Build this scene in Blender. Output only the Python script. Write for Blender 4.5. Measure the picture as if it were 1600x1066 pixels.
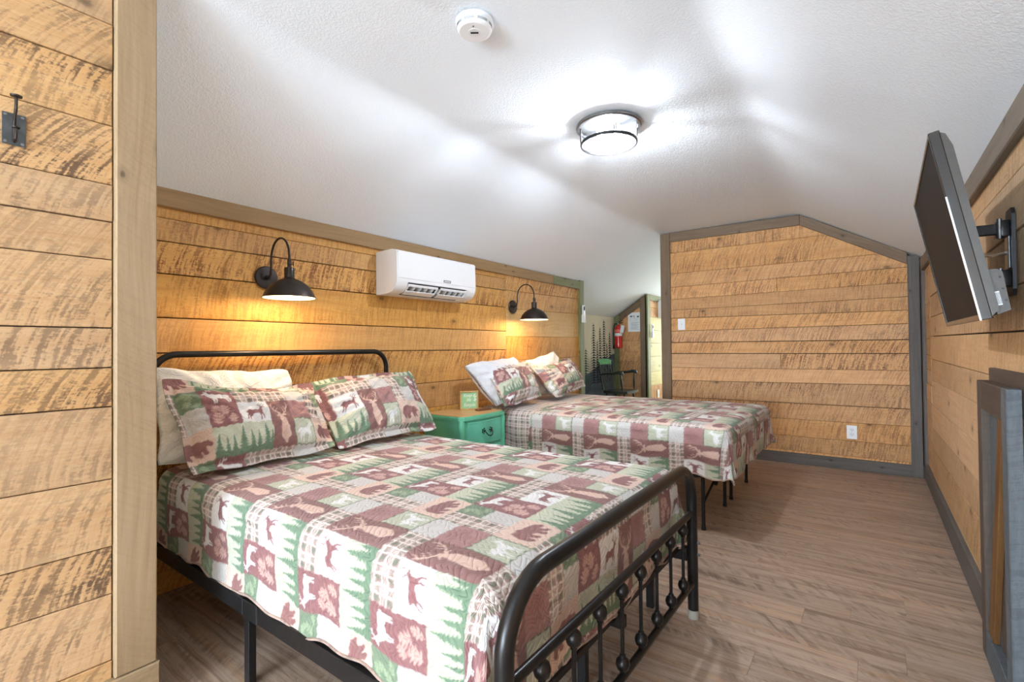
import bpy, bmesh, math, random
import numpy as np
from mathutils import Matrix, Vector
random.seed(7)
for o in list(bpy.data.objects): bpy.data.objects.remove(o)
S = bpy.context.scene
COL = S.collection
PI = math.pi

# ------------------------------------------------------------------ camera
cam = bpy.data.objects.new('camera', bpy.data.cameras.new('camera'))
COL.objects.link(cam)
cam.data.sensor_width = 36.0
cam.data.lens = 760.0 * 36.0 / 1600.0
cam.data.clip_start = 0.02
v1 = Vector((560, -5, -760)).normalized()           # room depth (+Y) seen from the camera
v2 = Vector((1030, 21, 760)).normalized()           # across the room (+X)
v2 = (v2 - v1 * v1.dot(v2)).normalized()
v3 = v2.cross(v1)
if v3.y < 0: v3 = -v3
Rm = Matrix((v2, v1, v3)).to_4x4()
cam.matrix_world = Matrix.Translation((0, 0, 1.12)) @ Rm
S.camera = cam

# ------------------------------------------------------------------ world, lights, exposure
W = bpy.data.worlds.new('world'); S.world = W; W.use_nodes = True
wn = W.node_tree.nodes; wl = W.node_tree.links
bg = wn['Background']; bg.inputs[0].default_value = (0.80, 0.90, 1.0, 1); bg.inputs[1].default_value = 3.0
S.view_settings.view_transform = 'Standard'
S.view_settings.look = 'None'
S.view_settings.gamma = 1.0
S.view_settings.use_curve_mapping = False
S.view_settings.exposure = 1.85

def area(name, loc, rot, sx, sy, power, color):
    L = bpy.data.lights.new(name, 'AREA'); L.shape = 'RECTANGLE'; L.size = sx; L.size_y = sy
    L.energy = power; L.color = color
    o = bpy.data.objects.new(name, L); COL.objects.link(o); o.location = loc; o.rotation_euler = rot
    return o
# daylight through the window behind the camera and at the end of the passage
area('window_daylight', (-0.75, -3.52, 0.95), (math.radians(108), 0, 0), 1.9, 1.3, 70, (0.66, 0.84, 1.0))
area('side_fill_light', (0.33, -2.1, 1.0), (math.radians(100), 0, math.radians(90)), 1.5, 1.2, 17, (0.66, 0.83, 1.0))  # unseen lamp added as fill; the right wall has no window here
area('passage_daylight', (-2.0, 8.9, 1.3), (math.radians(-90), 0, 0), 1.2, 1.4, 20, (0.84, 0.95, 0.98))

# ------------------------------------------------------------------ helpers
def srgb(c, a=1.0):
    out = []
    for x in c:
        x = x / 255.0
        out.append(x / 12.92 if x <= 0.04045 else ((x + 0.055) / 1.055) ** 2.4)
    return tuple(out) + (a,)

def tag(o, label=None, cat=None, group=None, kind=None):
    if label: o['label'] = label
    if cat: o['category'] = cat
    if group: o['group'] = group
    if kind: o['kind'] = kind
    return o

def thing(name, loc, label, cat, group=None, rz=0.0):
    o = bpy.data.objects.new(name, None); COL.objects.link(o)
    o.empty_display_size = 0.05
    o.location = loc; o.rotation_euler = (0, 0, rz)
    return tag(o, label, cat, group)

class MB:
    """collects shapes; build() links them as ONE mesh object"""
    def __init__(s): s.v = []; s.f = []
    def add(s, vs, fs):
        n = len(s.v); s.v += [tuple(p) for p in vs]; s.f += [tuple(i + n for i in f) for f in fs]; return s
    def box(s, lo, hi, b=0.0, M=None):
        x0, y0, z0 = lo; x1, y1, z1 = hi
        if b <= 0:
            vs = [(x, y, z) for z in (z0, z1) for y in (y0, y1) for x in (x0, x1)]
            fs = [(0, 2, 3, 1), (4, 5, 7, 6), (0, 1, 5, 4), (2, 6, 7, 3), (0, 4, 6, 2), (1, 3, 7, 5)]
            if M is not None: vs = [tuple(M @ Vector(p)) for p in vs]
            return s.add(vs, fs)
        bm = bmesh.new(); bmesh.ops.create_cube(bm, size=1.0)
        for v in bm.verts:
            v.co = Vector(((x0 + x1) / 2 + v.co.x * (x1 - x0), (y0 + y1) / 2 + v.co.y * (y1 - y0), (z0 + z1) / 2 + v.co.z * (z1 - z0)))
        bmesh.ops.bevel(bm, geom=list(bm.edges), offset=b, segments=1 if b < 0.004 else 2, profile=0.5, affect='EDGES')
        vs = [tuple(M @ v.co) if M is not None else tuple(v.co) for v in bm.verts]
        fs = [tuple(v.index for v in f.verts) for f in bm.faces]
        bm.free(); return s.add(vs, fs)
    def tube(s, pts, r, n=10, cap=True):
        pts = [Vector(p) for p in pts]; rs = r if isinstance(r, (list, tuple)) else [r] * len(pts)
        T = []
        for i in range(len(pts)):
            a = pts[max(i - 1, 0)]; b = pts[min(i + 1, len(pts) - 1)]; T.append((b - a).normalized())
        up = Vector((0, 0, 1)) if abs(T[0].z) < 0.9 else Vector((1, 0, 0))
        N = (up - T[0] * up.dot(T[0])).normalized(); vs = []; fs = []
        for i, p in enumerate(pts):
            N = (N - T[i] * N.dot(T[i])).normalized(); B = T[i].cross(N)
            for k in range(n):
                a = 2 * PI * k / n; vs.append(p + (N * math.cos(a) + B * math.sin(a)) * rs[i])
        for i in range(len(pts) - 1):
            for k in range(n):
                k2 = (k + 1) % n; fs.append((i * n + k, i * n + k2, (i + 1) * n + k2, (i + 1) * n + k))
        if cap:
            fs.append(tuple(reversed(range(n)))); fs.append(tuple((len(pts) - 1) * n + k for k in range(n)))
        return s.add(vs, fs)
    def cyl(s, a, b, r, n=12): return s.tube([a, b], r, n)
    def lathe(s, prof, o=(0, 0, 0), axis='z', n=28, M=None, cap=True):
        """prof: (radius, height) list"""
        vs = []; fs = []
        for (r, h) in prof:
            for k in range(n):
                a = 2 * PI * k / n; p = (r * math.cos(a), r * math.sin(a), h)
                if axis == 'x': p = (p[2], p[0], p[1])
                if axis == 'y': p = (p[1], p[2], p[0])
                p = (p[0] + o[0], p[1] + o[1], p[2] + o[2])
                if M is not None: p = tuple(M @ Vector(p))
                vs.append(p)
        for i in range(len(prof) - 1):
            for k in range(n):
                k2 = (k + 1) % n; fs.append((i * n + k, i * n + k2, (i + 1) * n + k2, (i + 1) * n + k))
        if prof[0] == prof[-1] or not cap: return s.add(vs, fs)
        if prof[0][0] > 1e-6: fs.append(tuple(reversed(range(n))))
        if prof[-1][0] > 1e-6: fs.append(tuple((len(prof) - 1) * n + k for k in range(n)))
        return s.add(vs, fs)
    def ball(s, c, r, n=14, sc=(1, 1, 1)):
        m = 8; prof = [(r * math.sin(PI * i / m) + (1e-5 if i in (0, m) else 0), -r * math.cos(PI * i / m)) for i in range(m + 1)]
        vs = []; fs = []
        for (q, h) in prof:
            for k in range(n):
                a = 2 * PI * k / n; vs.append((c[0] + q * math.cos(a) * sc[0], c[1] + q * math.sin(a) * sc[1], c[2] + h * sc[2]))
        for i in range(m):
            for k in range(n):
                k2 = (k + 1) % n; fs.append((i * n + k, i * n + k2, (i + 1) * n + k2, (i + 1) * n + k))
        return s.add(vs, fs)
    def prism(s, poly, fn, d0, d1):
        """2-D polygon extruded: fn(u,v,d)->xyz"""
        n = len(poly); vs = [fn(u, v, d0) for u, v in poly] + [fn(u, v, d1) for u, v in poly]
        fs = [tuple(reversed(range(n))), tuple(range(n, 2 * n))] + [(i, (i + 1) % n, n + (i + 1) % n, n + i) for i in range(n)]
        return s.add(vs, fs)
    def build(s, name, mat, parent=None, smooth=35, off=None, kind=None, label=None):
        me = bpy.data.meshes.new(name)
        if off is not None: s.v = [(p[0] - off[0], p[1] - off[1], p[2] - off[2]) for p in s.v]
        me.from_pydata(s.v, [], s.f); me.validate()
        bm = bmesh.new(); bm.from_mesh(me)
        bmesh.ops.remove_doubles(bm, verts=bm.verts, dist=1e-6)
        bmesh.ops.recalc_face_normals(bm, faces=bm.faces); bm.to_mesh(me); bm.free()
        if smooth:
            for p in me.polygons: p.use_smooth = True
            me.set_sharp_from_angle(angle=math.radians(smooth))
        me.materials.append(mat)
        o = bpy.data.objects.new(name, me); COL.objects.link(o)
        if parent is not None: o.parent = parent
        if kind: o['kind'] = kind
        if label: o['label'] = label
        return o

def solo(mb, name, mat, loc, label, cat, group=None, smooth=35):
    """a thing that is one mesh, given in world coordinates, with its origin at loc"""
    o = mb.build(name, mat, None, smooth, off=loc); o.location = loc
    return tag(o, label, cat, group)

def copy_tree(o, parent=None):
    c = o.copy(); COL.objects.link(c); c.parent = parent
    for ch in list(o.children): copy_tree(ch, c)
    return c

# ------------------------------------------------------------------ materials
def newmat(name):
    m = bpy.data.materials.new(name); m.use_nodes = True
    nt = m.node_tree; b = nt.nodes['Principled BSDF']
    return m, nt, b
class NT:
    def __init__(s, nt): s.nt = nt
    def n(s, t, **k):
        nd = s.nt.nodes.new(t)
        for a, b in k.items():
            if a.startswith('i_'):
                key = a[2:]; key = int(key) if key.isdigit() else key
                s.set(nd, key, b)
            else: setattr(nd, a, b)
        return nd
    def set(s, nd, key, b):
        if isinstance(b, bpy.types.NodeSocket): s.nt.links.new(b, nd.inputs[key])
        else: nd.inputs[key].default_value = b
    def math(s, op, a, b=0.0, c=0.0, clamp=False):
        nd = s.nt.nodes.new('ShaderNodeMath'); nd.operation = op; nd.use_clamp = clamp
        s.set(nd, 0, a); s.set(nd, 1, b); s.set(nd, 2, c); return nd.outputs[0]
    def comb(s, x, y, z):
        nd = s.nt.nodes.new('ShaderNodeCombineXYZ'); s.set(nd, 0, x); s.set(nd, 1, y); s.set(nd, 2, z); return nd.outputs[0]
    def noise(s, vec, scale=1.0, detail=3.0, rough=0.55, dist=0.0):
        nd = s.nt.nodes.new('ShaderNodeTexNoise'); s.set(nd, 'Vector', vec); nd.inputs['Scale'].default_value = scale
        nd.inputs['Detail'].default_value = detail; nd.inputs['Roughness'].default_value = rough; nd.inputs['Distortion'].default_value = dist
        return nd.outputs['Fac']
    def ramp(s, fac, stops):
        nd = s.nt.nodes.new('ShaderNodeValToRGB'); s.set(nd, 0, fac); e = nd.color_ramp.elements
        while len(e) < len(stops): e.new(0.5)
        for i, (p, c) in enumerate(stops):
            e[i].position = p; e[i].color = c if len(c) == 4 else tuple(c) + (1,)
        return nd.outputs[0]
    def mix(s, f, a, b, mode='MIX'):
        nd = s.nt.nodes.new('ShaderNodeMix'); nd.data_type = 'RGBA'; nd.blend_type = mode
        s.set(nd, 0, f); s.set(nd, 6, a); s.set(nd, 7, b); return nd.outputs[2]
    def sep(s, v):
        nd = s.nt.nodes.new('ShaderNodeSeparateXYZ'); s.set(nd, 0, v); return nd.outputs
    def bump(s, h, strength, dist, bsdf):
        nd = s.nt.nodes.new('ShaderNodeBump'); s.set(nd, 'Height', h); nd.inputs['Strength'].default_value = strength
        nd.inputs['Distance'].default_value = dist; s.nt.links.new(nd.outputs[0], bsdf.inputs['Normal'])

def mat_wood(name, light, mid, dark, saw=0.6, sawfreq=75.0, rough=0.62, grain=1.0, knots=1.0, vary=0.25, slant=0.35, bump=0.5, kf=1.0):
    """rough-sawn plank: long grain, arc-shaped saw marks, knots; object X runs along the board, Z across"""
    m, nt, b = newmat(name); T = NT(nt)
    oc = T.n('ShaderNodeTexCoord').outputs['Object']; x, y, z = T.sep(oc)
    rnd = T.n('ShaderNodeObjectInfo').outputs['Random']
    ro = T.math('MULTIPLY', rnd, 37.0)
    zy = T.math('ADD', z, T.math('MULTIPLY', y, 0.7))
    # grain
    warp = T.noise(T.comb(T.math('MULTIPLY', x, 1.2), ro, T.math('MULTIPLY', zy, 5.0)), 1.0, 2.0)
    zw = T.math('ADD', zy, T.math('MULTIPLY', warp, 0.10))
    g = T.noise(T.comb(T.math('MULTIPLY', x, 2.2), ro, T.math('MULTIPLY', zw, 55.0)), 1.0, 6.0, 0.65)
    patch = T.noise(T.comb(T.math('MULTIPLY', x, 2.0), ro, T.math('MULTIPLY', zy, 6.0)), 1.0, 3.0)
    # saw marks: the same arc repeated along the board
    r2 = T.math('FRACT', T.math('MULTIPLY', rnd, 13.7)); r3 = T.math('FRACT', T.math('MULTIPLY', rnd, 29.3))
    zo = T.math('ADD', zy, T.math('ADD', slant - 0.16, T.math('MULTIPLY', r2, 0.24)))
    arc = T.math('SQRT', T.math('SUBTRACT', 0.42, T.math('MULTIPLY', zo, zo)))
    d = T.math('ADD', x, T.math('ADD', arc, T.math('MULTIPLY', patch, 0.02)))
    s1 = T.noise(T.comb(T.math('MULTIPLY', d, sawfreq), ro, T.math('MULTIPLY', zy, 6.0)), 1.0, 1.0, 0.6)
    s2 = T.noise(T.comb(T.math('MULTIPLY', d, sawfreq * 2.4), ro, T.math('MULTIPLY', zy, 22.0)), 1.0, 2.0)
    fine = T.noise(T.comb(T.math('MULTIPLY', x, 60), ro, T.math('MULTIPLY', zy, 160)), 1.0, 3.0, 0.7)
    s = T.math('ADD', T.math('MULTIPLY', s1, 0.60), T.math('MULTIPLY', s2, 0.40))
    s = T.math('ADD', s, T.math('MULTIPLY', T.math('SUBTRACT', fine, 0.5), 0.55))
    s = T.math('ADD', s, T.math('MULTIPLY', T.math('SUBTRACT', g, 0.5), 0.25))
    smask = T.ramp(s, [(0.47, (0, 0, 0)), (0.585, (1, 1, 1))])
    saw = T.math('MULTIPLY', T.math('ADD', 0.45, T.math('MULTIPLY', r3, 0.85)), saw)
    pm = T.ramp(patch, [(0.32, (0, 0, 0)), (0.62, (1, 1, 1))])
    col = T.mix(T.ramp(g, [(0.30, (0, 0, 0)), (0.70, (1, 1, 1))]), srgb(mid), srgb(light))
    col = T.mix(T.math('MULTIPLY', T.ramp(patch, [(0.40, (0, 0, 0)), (0.75, (1, 1, 1))]), 0.45), col, srgb(mid))
    col = T.mix(T.math('MULTIPLY', smask, T.math('MULTIPLY', T.math('ADD', T.math('MULTIPLY', pm, 0.75), 0.25), saw)), col, srgb(dark))
    gl = T.ramp(g, [(0.60, (0, 0, 0)), (0.72, (1, 1, 1))])
    col = T.mix(T.math('MULTIPLY', gl, 0.35 * grain), col, srgb(dark))
    # knots
    kv = nt.nodes.new('ShaderNodeTexVoronoi'); kv.voronoi_dimensions = '2D'; kv.inputs['Scale'].default_value = 1.0
    T.set(kv, 'Vector', T.comb(T.math('ADD', T.math('MULTIPLY', x, 1.3 * kf), ro), T.math('ADD', T.math('MULTIPLY', zy, 2.1 * kf), T.math('MULTIPLY', ro, 3.3)), 0.0))
    kd = T.math('ADD', kv.outputs['Distance'], T.math('MULTIPLY', T.math('SUBTRACT', fine, 0.5), 0.03))
    kn = T.ramp(kd, [(0.0, (1, 1, 1)), (0.020, (0.8, 0.8, 0.8)), (0.032, (0.3, 0.3, 0.3)), (0.085, (0, 0, 0))])
    col = T.mix(T.math('MULTIPLY', kn, 0.75 * knots), col, srgb(tuple(int(c * 0.55) for c in dark)))
    # board to board variation
    hv = T.n('ShaderNodeHueSaturation')
    T.set(hv, 'Color', col); T.set(hv, 'Value', T.math('ADD', 1.0 - vary / 2, T.math('MULTIPLY', rnd, vary)))
    T.set(hv, 'Saturation', T.math('ADD', 0.93, T.math('MULTIPLY', T.math('FRACT', T.math('MULTIPLY', rnd, 7.31)), 0.14)))
    nt.links.new(hv.outputs[0], b.inputs['Base Color'])
    b.inputs['Roughness'].default_value = rough
    b.inputs['Specular IOR Level'].default_value = 0.35
    hgt = T.math('ADD', T.math('MULTIPLY', s, -0.7), T.math('ADD', T.math('MULTIPLY', g, -0.35), T.math('MULTIPLY', fine, 0.25)))
    T.bump(hgt, bump, 0.004, b)
    return m

def mat_plain(name, c, rough=0.5, metal=0.0, spec=0.5, noise=0.0, nscale=40.0, bump=0.0, coat=0.0):
    m, nt, b = newmat(name); T = NT(nt)
    oc = T.n('ShaderNodeTexCoord').outputs['Object']
    n = T.noise(oc, nscale, 4.0)
    dk = tuple(max(0, int(x * (1 - noise))) for x in c)
    nt.links.new(T.mix(T.ramp(n, [(0.35, (0, 0, 0)), (0.65, (1, 1, 1))]), srgb(dk), srgb(c)), b.inputs['Base Color'])
    b.inputs['Roughness'].default_value = rough; b.inputs['Metallic'].default_value = metal
    b.inputs['Specular IOR Level'].default_value = spec
    if coat: b.inputs['Coat Weight'].default_value = coat
    if bump: T.bump(n, bump, 0.002, b)
    return m

def mat_emit(name, c, s):
    m, nt, b = newmat(name)
    b.inputs['Base Color'].default_value = srgb(c); b.inputs['Emission Color'].default_value = srgb(c); b.inputs['Emission Strength'].default_value = s
    return m

M_WL = mat_wood('wood_left', (228, 178, 104), (208, 152, 84), (126, 74, 32), saw=0.72, vary=0.22, slant=0.25)
M_WLB = mat_wood('wood_left_pale', (226, 190, 128), (204, 158, 92), (150, 104, 56), saw=0.35, vary=0.1)
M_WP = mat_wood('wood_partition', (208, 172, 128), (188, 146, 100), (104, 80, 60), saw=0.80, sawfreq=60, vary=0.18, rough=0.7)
M_WF = mat_wood('wood_far', (228, 180, 126), (202, 148, 98), (118, 80, 52), saw=0.70, sawfreq=85, vary=0.25, slant=0.24)
M_WR = mat_wood('wood_right', (222, 186, 146), (200, 160, 118), (132, 98, 68), saw=0.5, vary=0.25, rough=0.66)
M_WY = mat_wood('wood_green_yellow', (216, 204, 138), (188, 172, 104), (128, 100, 56), saw=0.35, vary=0.2)
M_TL = mat_wood('trim_brown', (176, 146, 106), (148, 118, 80), (88, 64, 42), saw=0.1, vary=0.1, kf=1.9, bump=0.25)
M_TP = mat_wood('trim_pale', (172, 149, 119), (148, 125, 95), (92, 70, 50), saw=0.25, vary=0.08, kf=1.9, bump=0.25)
M_TF = mat_wood('trim_greybrown', (136, 114, 90), (110, 90, 70), (70, 58, 46), saw=0.1, vary=0.1, kf=1.9, bump=0.3)
M_TB = mat_wood('trim_bluegrey', (116, 108, 102), (88, 82, 78), (54, 50, 48), saw=0.15, vary=0.1, kf=1.9, bump=0.3)
M_TG = mat_wood('trim_green_lit', (142, 142, 100), (112, 116, 80), (74, 72, 52), saw=0.1, vary=0.1, kf=1.9, bump=0.3)  # green wash of the passage daylight put into the wood colour
M_TR = mat_wood('trim_grey_right', (140, 126, 110), (112, 100, 88), (72, 64, 56), saw=0.15, vary=0.1, kf=1.9, bump=0.3)
M_DARK = mat_plain('gap_dark', (38, 28, 20), 0.9, noise=0.3)
M_WBRACE = mat_wood('brace_brown', (128, 92, 54), (96, 64, 34), (52, 36, 24), saw=0.1, vary=0.1)

def mat_floor():
    m, nt, b = newmat('vinyl_plank_floor'); T = NT(nt)
    oc = T.n('ShaderNodeTexCoord').outputs['Object']; x, y, z = T.sep(oc)
    rnd = T.n('ShaderNodeObjectInfo').outputs['Random']; ro = T.math('MULTIPLY', rnd, 53.0)
    w = T.noise(T.comb(T.math('MULTIPLY', x, 1.5), T.math('MULTIPLY', y, 6.0), ro), 1.0, 2.0)
    yw = T.math('ADD', y, T.math('MULTIPLY', w, 0.06))
    g = T.noise(T.comb(T.math('MULTIPLY', x, 1.6), T.math('MULTIPLY', yw, 34.0), ro), 1.0, 8.0, 0.75)
    p = T.noise(T.comb(T.math('MULTIPLY', x, 2.5), T.math('MULTIPLY', y, 14.0), ro), 1.0, 3.0, 0.6)
    sw = T.noise(T.comb(T.math('ADD', T.math('MULTIPLY', x, 38.0), T.math('MULTIPLY', y, 26.0)), T.math('MULTIPLY', y, 9.0), ro), 1.0, 2.0, 0.6)
    base = T.ramp(g, [(0.26, srgb((104, 84, 70))), (0.42, srgb((148, 124, 106))), (0.55, srgb((180, 158, 140))), (0.64, srgb((162, 138, 120))), (0.8, srgb((222, 202, 180)))])
    swm = T.math('MULTIPLY', T.ramp(sw, [(0.45, (0, 0, 0)), (0.62, (1, 1, 1))]), T.ramp(p, [(0.46, (0, 0, 0)), (0.62, (1, 1, 1))]))
    col = T.mix(T.math('MULTIPLY', swm, 0.62), base, srgb((92, 76, 66)))
    tan = T.noise(T.comb(T.math('MULTIPLY', x, 1.1), T.math('MULTIPLY', yw, 20.0), T.math('ADD', ro, 9.0)), 1.0, 4.0)
    col = T.mix(T.math('MULTIPLY', T.ramp(tan, [(0.54, (0, 0, 0)), (0.68, (1, 1, 1))]), 0.5), col, srgb((184, 146, 110)))
    hv = T.n('ShaderNodeHueSaturation'); T.set(hv, 'Color', col); T.set(hv, 'Value', T.math('ADD', 0.90, T.math('MULTIPLY', rnd, 0.16)))
    nt.links.new(hv.outputs[0], b.inputs['Base Color']); b.inputs['Roughness'].default_value = 0.42
    b.inputs['Specular IOR Level'].default_value = 0.4
    T.bump(T.math('ADD', g, T.math('MULTIPLY', swm, 0.4)), 0.15, 0.001, b)
    return m
M_FLOOR = mat_floor()

def mat_ceiling(name='textured_plaster', c=(236, 242, 248), sc=1.0):
    m, nt, b = newmat(name); T = NT(nt)
    oc = T.n('ShaderNodeTexCoord').outputs['Object']
    n1 = T.noise(oc, 95 * sc, 3.0, 0.6, 0.6); n2 = T.noise(oc, 220 * sc, 2.0); n3 = T.noise(oc, 3.0, 2.0)
    h = T.math('ADD', T.ramp(n1, [(0.42, (0, 0, 0)), (0.60, (1, 1, 1))]), T.math('MULTIPLY', n2, 0.35))
    b.inputs['Base Color'].default_value = srgb(c); b.inputs['Roughness'].default_value = 0.85
    b.inputs['Specular IOR Level'].default_value = 0.2
    T.bump(T.math('ADD', h, T.math('MULTIPLY', n3, 1.5)), 0.36, 0.003, b)
    return m
M_CEIL = mat_ceiling()
M_CREAM = mat_ceiling('cream_wall_paint', (226, 218, 200), 0.6)

M_BLACK = mat_plain('black_satin_metal', (44, 43, 43), 0.30, 0.55, noise=0.12, nscale=30)
M_BLACK2 = mat_plain('black_iron', (48, 47, 48), 0.42, 0.6, noise=0.15, nscale=60)
M_BRONZE = mat_plain('dark_bronze_shade', (66, 58, 54), 0.33, 0.7, noise=0.2, nscale=12)
M_INNER = mat_plain('cream_shade_inside', (240, 226, 204), 0.6)
M_IRON = mat_plain('dark_grey_iron', (84, 87, 88), 0.45, 0.3, noise=0.15)
M_STEEL = mat_plain('brushed_steel', (150, 150, 152), 0.28, 0.9, noise=0.1)
M_CHROME = mat_plain('chrome', (205, 208, 210), 0.12, 1.0)
M_WHITE = mat_plain('white_plastic', (240, 241, 243), 0.32, coat=0.2)
M_WHITE2 = mat_plain('white_plastic_matt', (232, 233, 235), 0.5)
M_GREYP = mat_plain('grey_plastic', (120, 122, 126), 0.5)
M_TVB = mat_plain('tv_back_plastic', (66, 60, 54), 0.38, 0.1, noise=0.08)
M_SCREEN = mat_plain('tv_screen_glass', (25, 25, 27), 0.55, 0.0, spec=0.12)
M_GLOSSB = mat_plain('gloss_black_plastic', (44, 42, 40), 0.16, 0.0, spec=0.7)
M_CAPC = mat_plain('clear_foot_cap', (158, 152, 142), 0.3)
M_ORANGE = mat_plain('orange_plastic', (226, 84, 34), 0.4)
M_SHEET = mat_plain('white_cotton', (240, 236, 230), 0.9, noise=0.04, nscale=14, bump=0.2, spec=0.1)
M_MATT = mat_plain('mattress_ticking', (214, 206, 196), 0.9, noise=0.05)
M_RED = mat_plain('red_enamel', (206, 34, 26), 0.25, coat=0.5)
M_GREEN = mat_plain('green_chair_paint', (92, 178, 122), 0.45, noise=0.15, nscale=8)
M_CHAIR = mat_plain('dark_green_black_paint', (34, 46, 42), 0.35, noise=0.2, nscale=14)
M_TEAL = mat_plain('jade_green_paint', (108, 204, 166), 0.42, noise=0.08, nscale=9, bump=0.05)
M_TEALD = mat_plain('jade_green_drawer', (112, 208, 176), 0.42, noise=0.07, nscale=9, bump=0.05)
M_TOP = mat_wood('light_wood_top', (224, 178, 118), (206, 158, 98), (180, 126, 72), saw=0.0, vary=0.05, knots=0.0, rough=0.4, bump=0.05)
M_PAPER = mat_plain('white_paper', (236, 238, 238), 0.8)
M_INK = mat_plain('grey_ink', (128, 134, 136), 0.8)
M_INKD = mat_plain('dark_ink', (44, 46, 50), 0.8)
M_MURD = mat_plain('mural_black_paint', (38, 46, 56), 0.8, noise=0.3, nscale=12)
M_MURB = mat_plain('mural_slate_blue_paint', (96, 114, 130), 0.8, noise=0.3, nscale=5)
M_MURG = mat_plain('mural_green_paint', (78, 118, 100), 0.8, noise=0.3, nscale=12)
M_SAGE = mat_plain('sage_sign_paint', (160, 212, 162), 0.7)
M_SIGNW = mat_plain('tan_sign_frame', (216, 172, 112), 0.5, noise=0.1)
M_BROWN = mat_plain('brown_remote', (118, 74, 48), 0.4)
M_BULB = mat_emit('warm_bulb', (255, 214, 158), 14.0)
M_BULBW = mat_emit('white_bulb', (250, 250, 255), 6.0)
m, nt, b_ = newmat('clear_glass'); M_GLASS = m      # thin clear glass: mostly see-through with a soft gloss
tr_ = nt.nodes.new('ShaderNodeBsdfTransparent'); tr_.inputs[0].default_value = (0.97, 0.98, 1, 1)
mx_ = nt.nodes.new('ShaderNodeMixShader'); mx_.inputs[0].default_value = 0.04
b_.inputs['Base Color'].default_value = (0.9, 0.93, 0.95, 1); b_.inputs['Roughness'].default_value = 0.12
nt.links.new(tr_.outputs[0], mx_.inputs[1]); nt.links.new(b_.outputs[0], mx_.inputs[2]); nt.links.new(mx_.outputs[0], nt.nodes['Material Output'].inputs[0])
m, nt, b_ = newmat('window_glass'); M_PANE = m
b_.inputs['Base Color'].default_value = (1, 1, 1, 1); b_.inputs['Roughness'].default_value = 0.0
b_.inputs['Transmission Weight'].default_value = 1.0; b_.inputs['IOR'].default_value = 1.02

# ------------------------------------------------------------------ planks and boards
def clip(poly, a, b, c):
    """keep the side a*u+b*v<=c"""
    out = []
    for i in range(len(poly)):
        p, q = poly[i], poly[(i + 1) % len(poly)]
        dp = a * p[0] + b * p[1] - c; dq = a * q[0] + b * q[1] - c
        if dp <= 0: out.append(p)
        if (dp < 0 < dq) or (dq < 0 < dp):
            t = dp / (dp - dq); out.append((p[0] + (q[0] - p[0]) * t, p[1] + (q[1] - p[1]) * t))
    return out

# frames: (u,v,depth) -> world;  u = screen-right along the wall, depth = out of the wall into the room
def F_left(x0):  return dict(o=Vector((x0, 0, 0)), u=Vector((0, 1, 0)), n=Vector((1, 0, 0)))
def F_far(y0):   return dict(o=Vector((0, y0, 0)), u=Vector((1, 0, 0)), n=Vector((0, -1, 0)))
def F_right(x0): return dict(o=Vector((x0, 0, 0)), u=Vector((0, -1, 0)), n=Vector((-1, 0, 0)))

def board(F, poly, thick, mat, name='plank', parent=None, base=0.0, bev=0.002, vertical=False, axis=None, label=None, kind=None):
    """a board with outline poly (u,v) lying on the wall frame F; its own object whose X runs along its grain"""
    area2 = sum(poly[i][0] * poly[(i + 1) % len(poly)][1] - poly[(i + 1) % len(poly)][0] * poly[i][1] for i in range(len(poly)))
    if area2 < 0: poly = list(reversed(poly))
    if len(poly) < 3 or abs(area2) < 1e-4: return None
    cu = sum(p[0] for p in poly) / len(poly); cv = sum(p[1] for p in poly) / len(poly)
    n = len(poly); ins = []
    for i in range(n):
        p0, p1, p2 = Vector(poly[i - 1]), Vector(poly[i]), Vector(poly[(i + 1) % n])
        e1 = (p1 - p0).normalized(); e2 = (p2 - p1).normalized()
        n1 = Vector((-e1.y, e1.x)); n2 = Vector((-e2.y, e2.x)); bi = (n1 + n2)
        k = bev * 2 / max(0.3, bi.length_squared)
        ins.append((p1.x + bi.x * k, p1.y + bi.y * k))
    ax = Vector(axis).normalized() if axis is not None else (Vector((0, 1)) if vertical else Vector((1, 0)))
    X = F['u'] * ax.x + Vector((0, 0, 1)) * ax.y; N = -F['n']; Z = X.cross(N)
    org = F['o'] + F['u'] * cu + Vector((0, 0, cv)) + F['n'] * base
    def loc(p, d):
        w = F['o'] + F['u'] * p[0] + Vector((0, 0, p[1])) + F['n'] * (base + d) - org
        return (w.dot(X), w.dot(N), w.dot(Z))
    vs = [loc(p, 0) for p in poly] + [loc(p, thick - bev) for p in poly] + [loc(p, thick) for p in ins]
    fs = [tuple(reversed(range(n))), tuple(range(2 * n, 3 * n))]
    for r in (0, 1):
        fs += [(r * n + i, r * n + (i + 1) % n, (r + 1) * n + (i + 1) % n, (r + 1) * n + i) for i in range(n)]
    me = bpy.data.meshes.new(name); me.from_pydata(vs, [], fs)
    bm = bmesh.new(); bm.from_mesh(me); bmesh.ops.recalc_face_normals(bm, faces=bm.faces); bm.to_mesh(me); bm.free()
    me.materials.append(mat)
    o = bpy.data.objects.new(name, me); COL.objects.link(o)
    o.matrix_world = Matrix((( X.x, N.x, Z.x, org.x), (X.y, N.y, Z.y, org.y), (X.z, N.z, Z.z, org.z), (0, 0, 0, 1)))
    if parent is not None: o.parent = parent
    if label: o['label'] = label
    if kind: o['kind'] = kind
    return o

def rect(u0, u1, v0, v1): return [(u0, v0), (u1, v0), (u1, v1), (u0, v1)]

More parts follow.
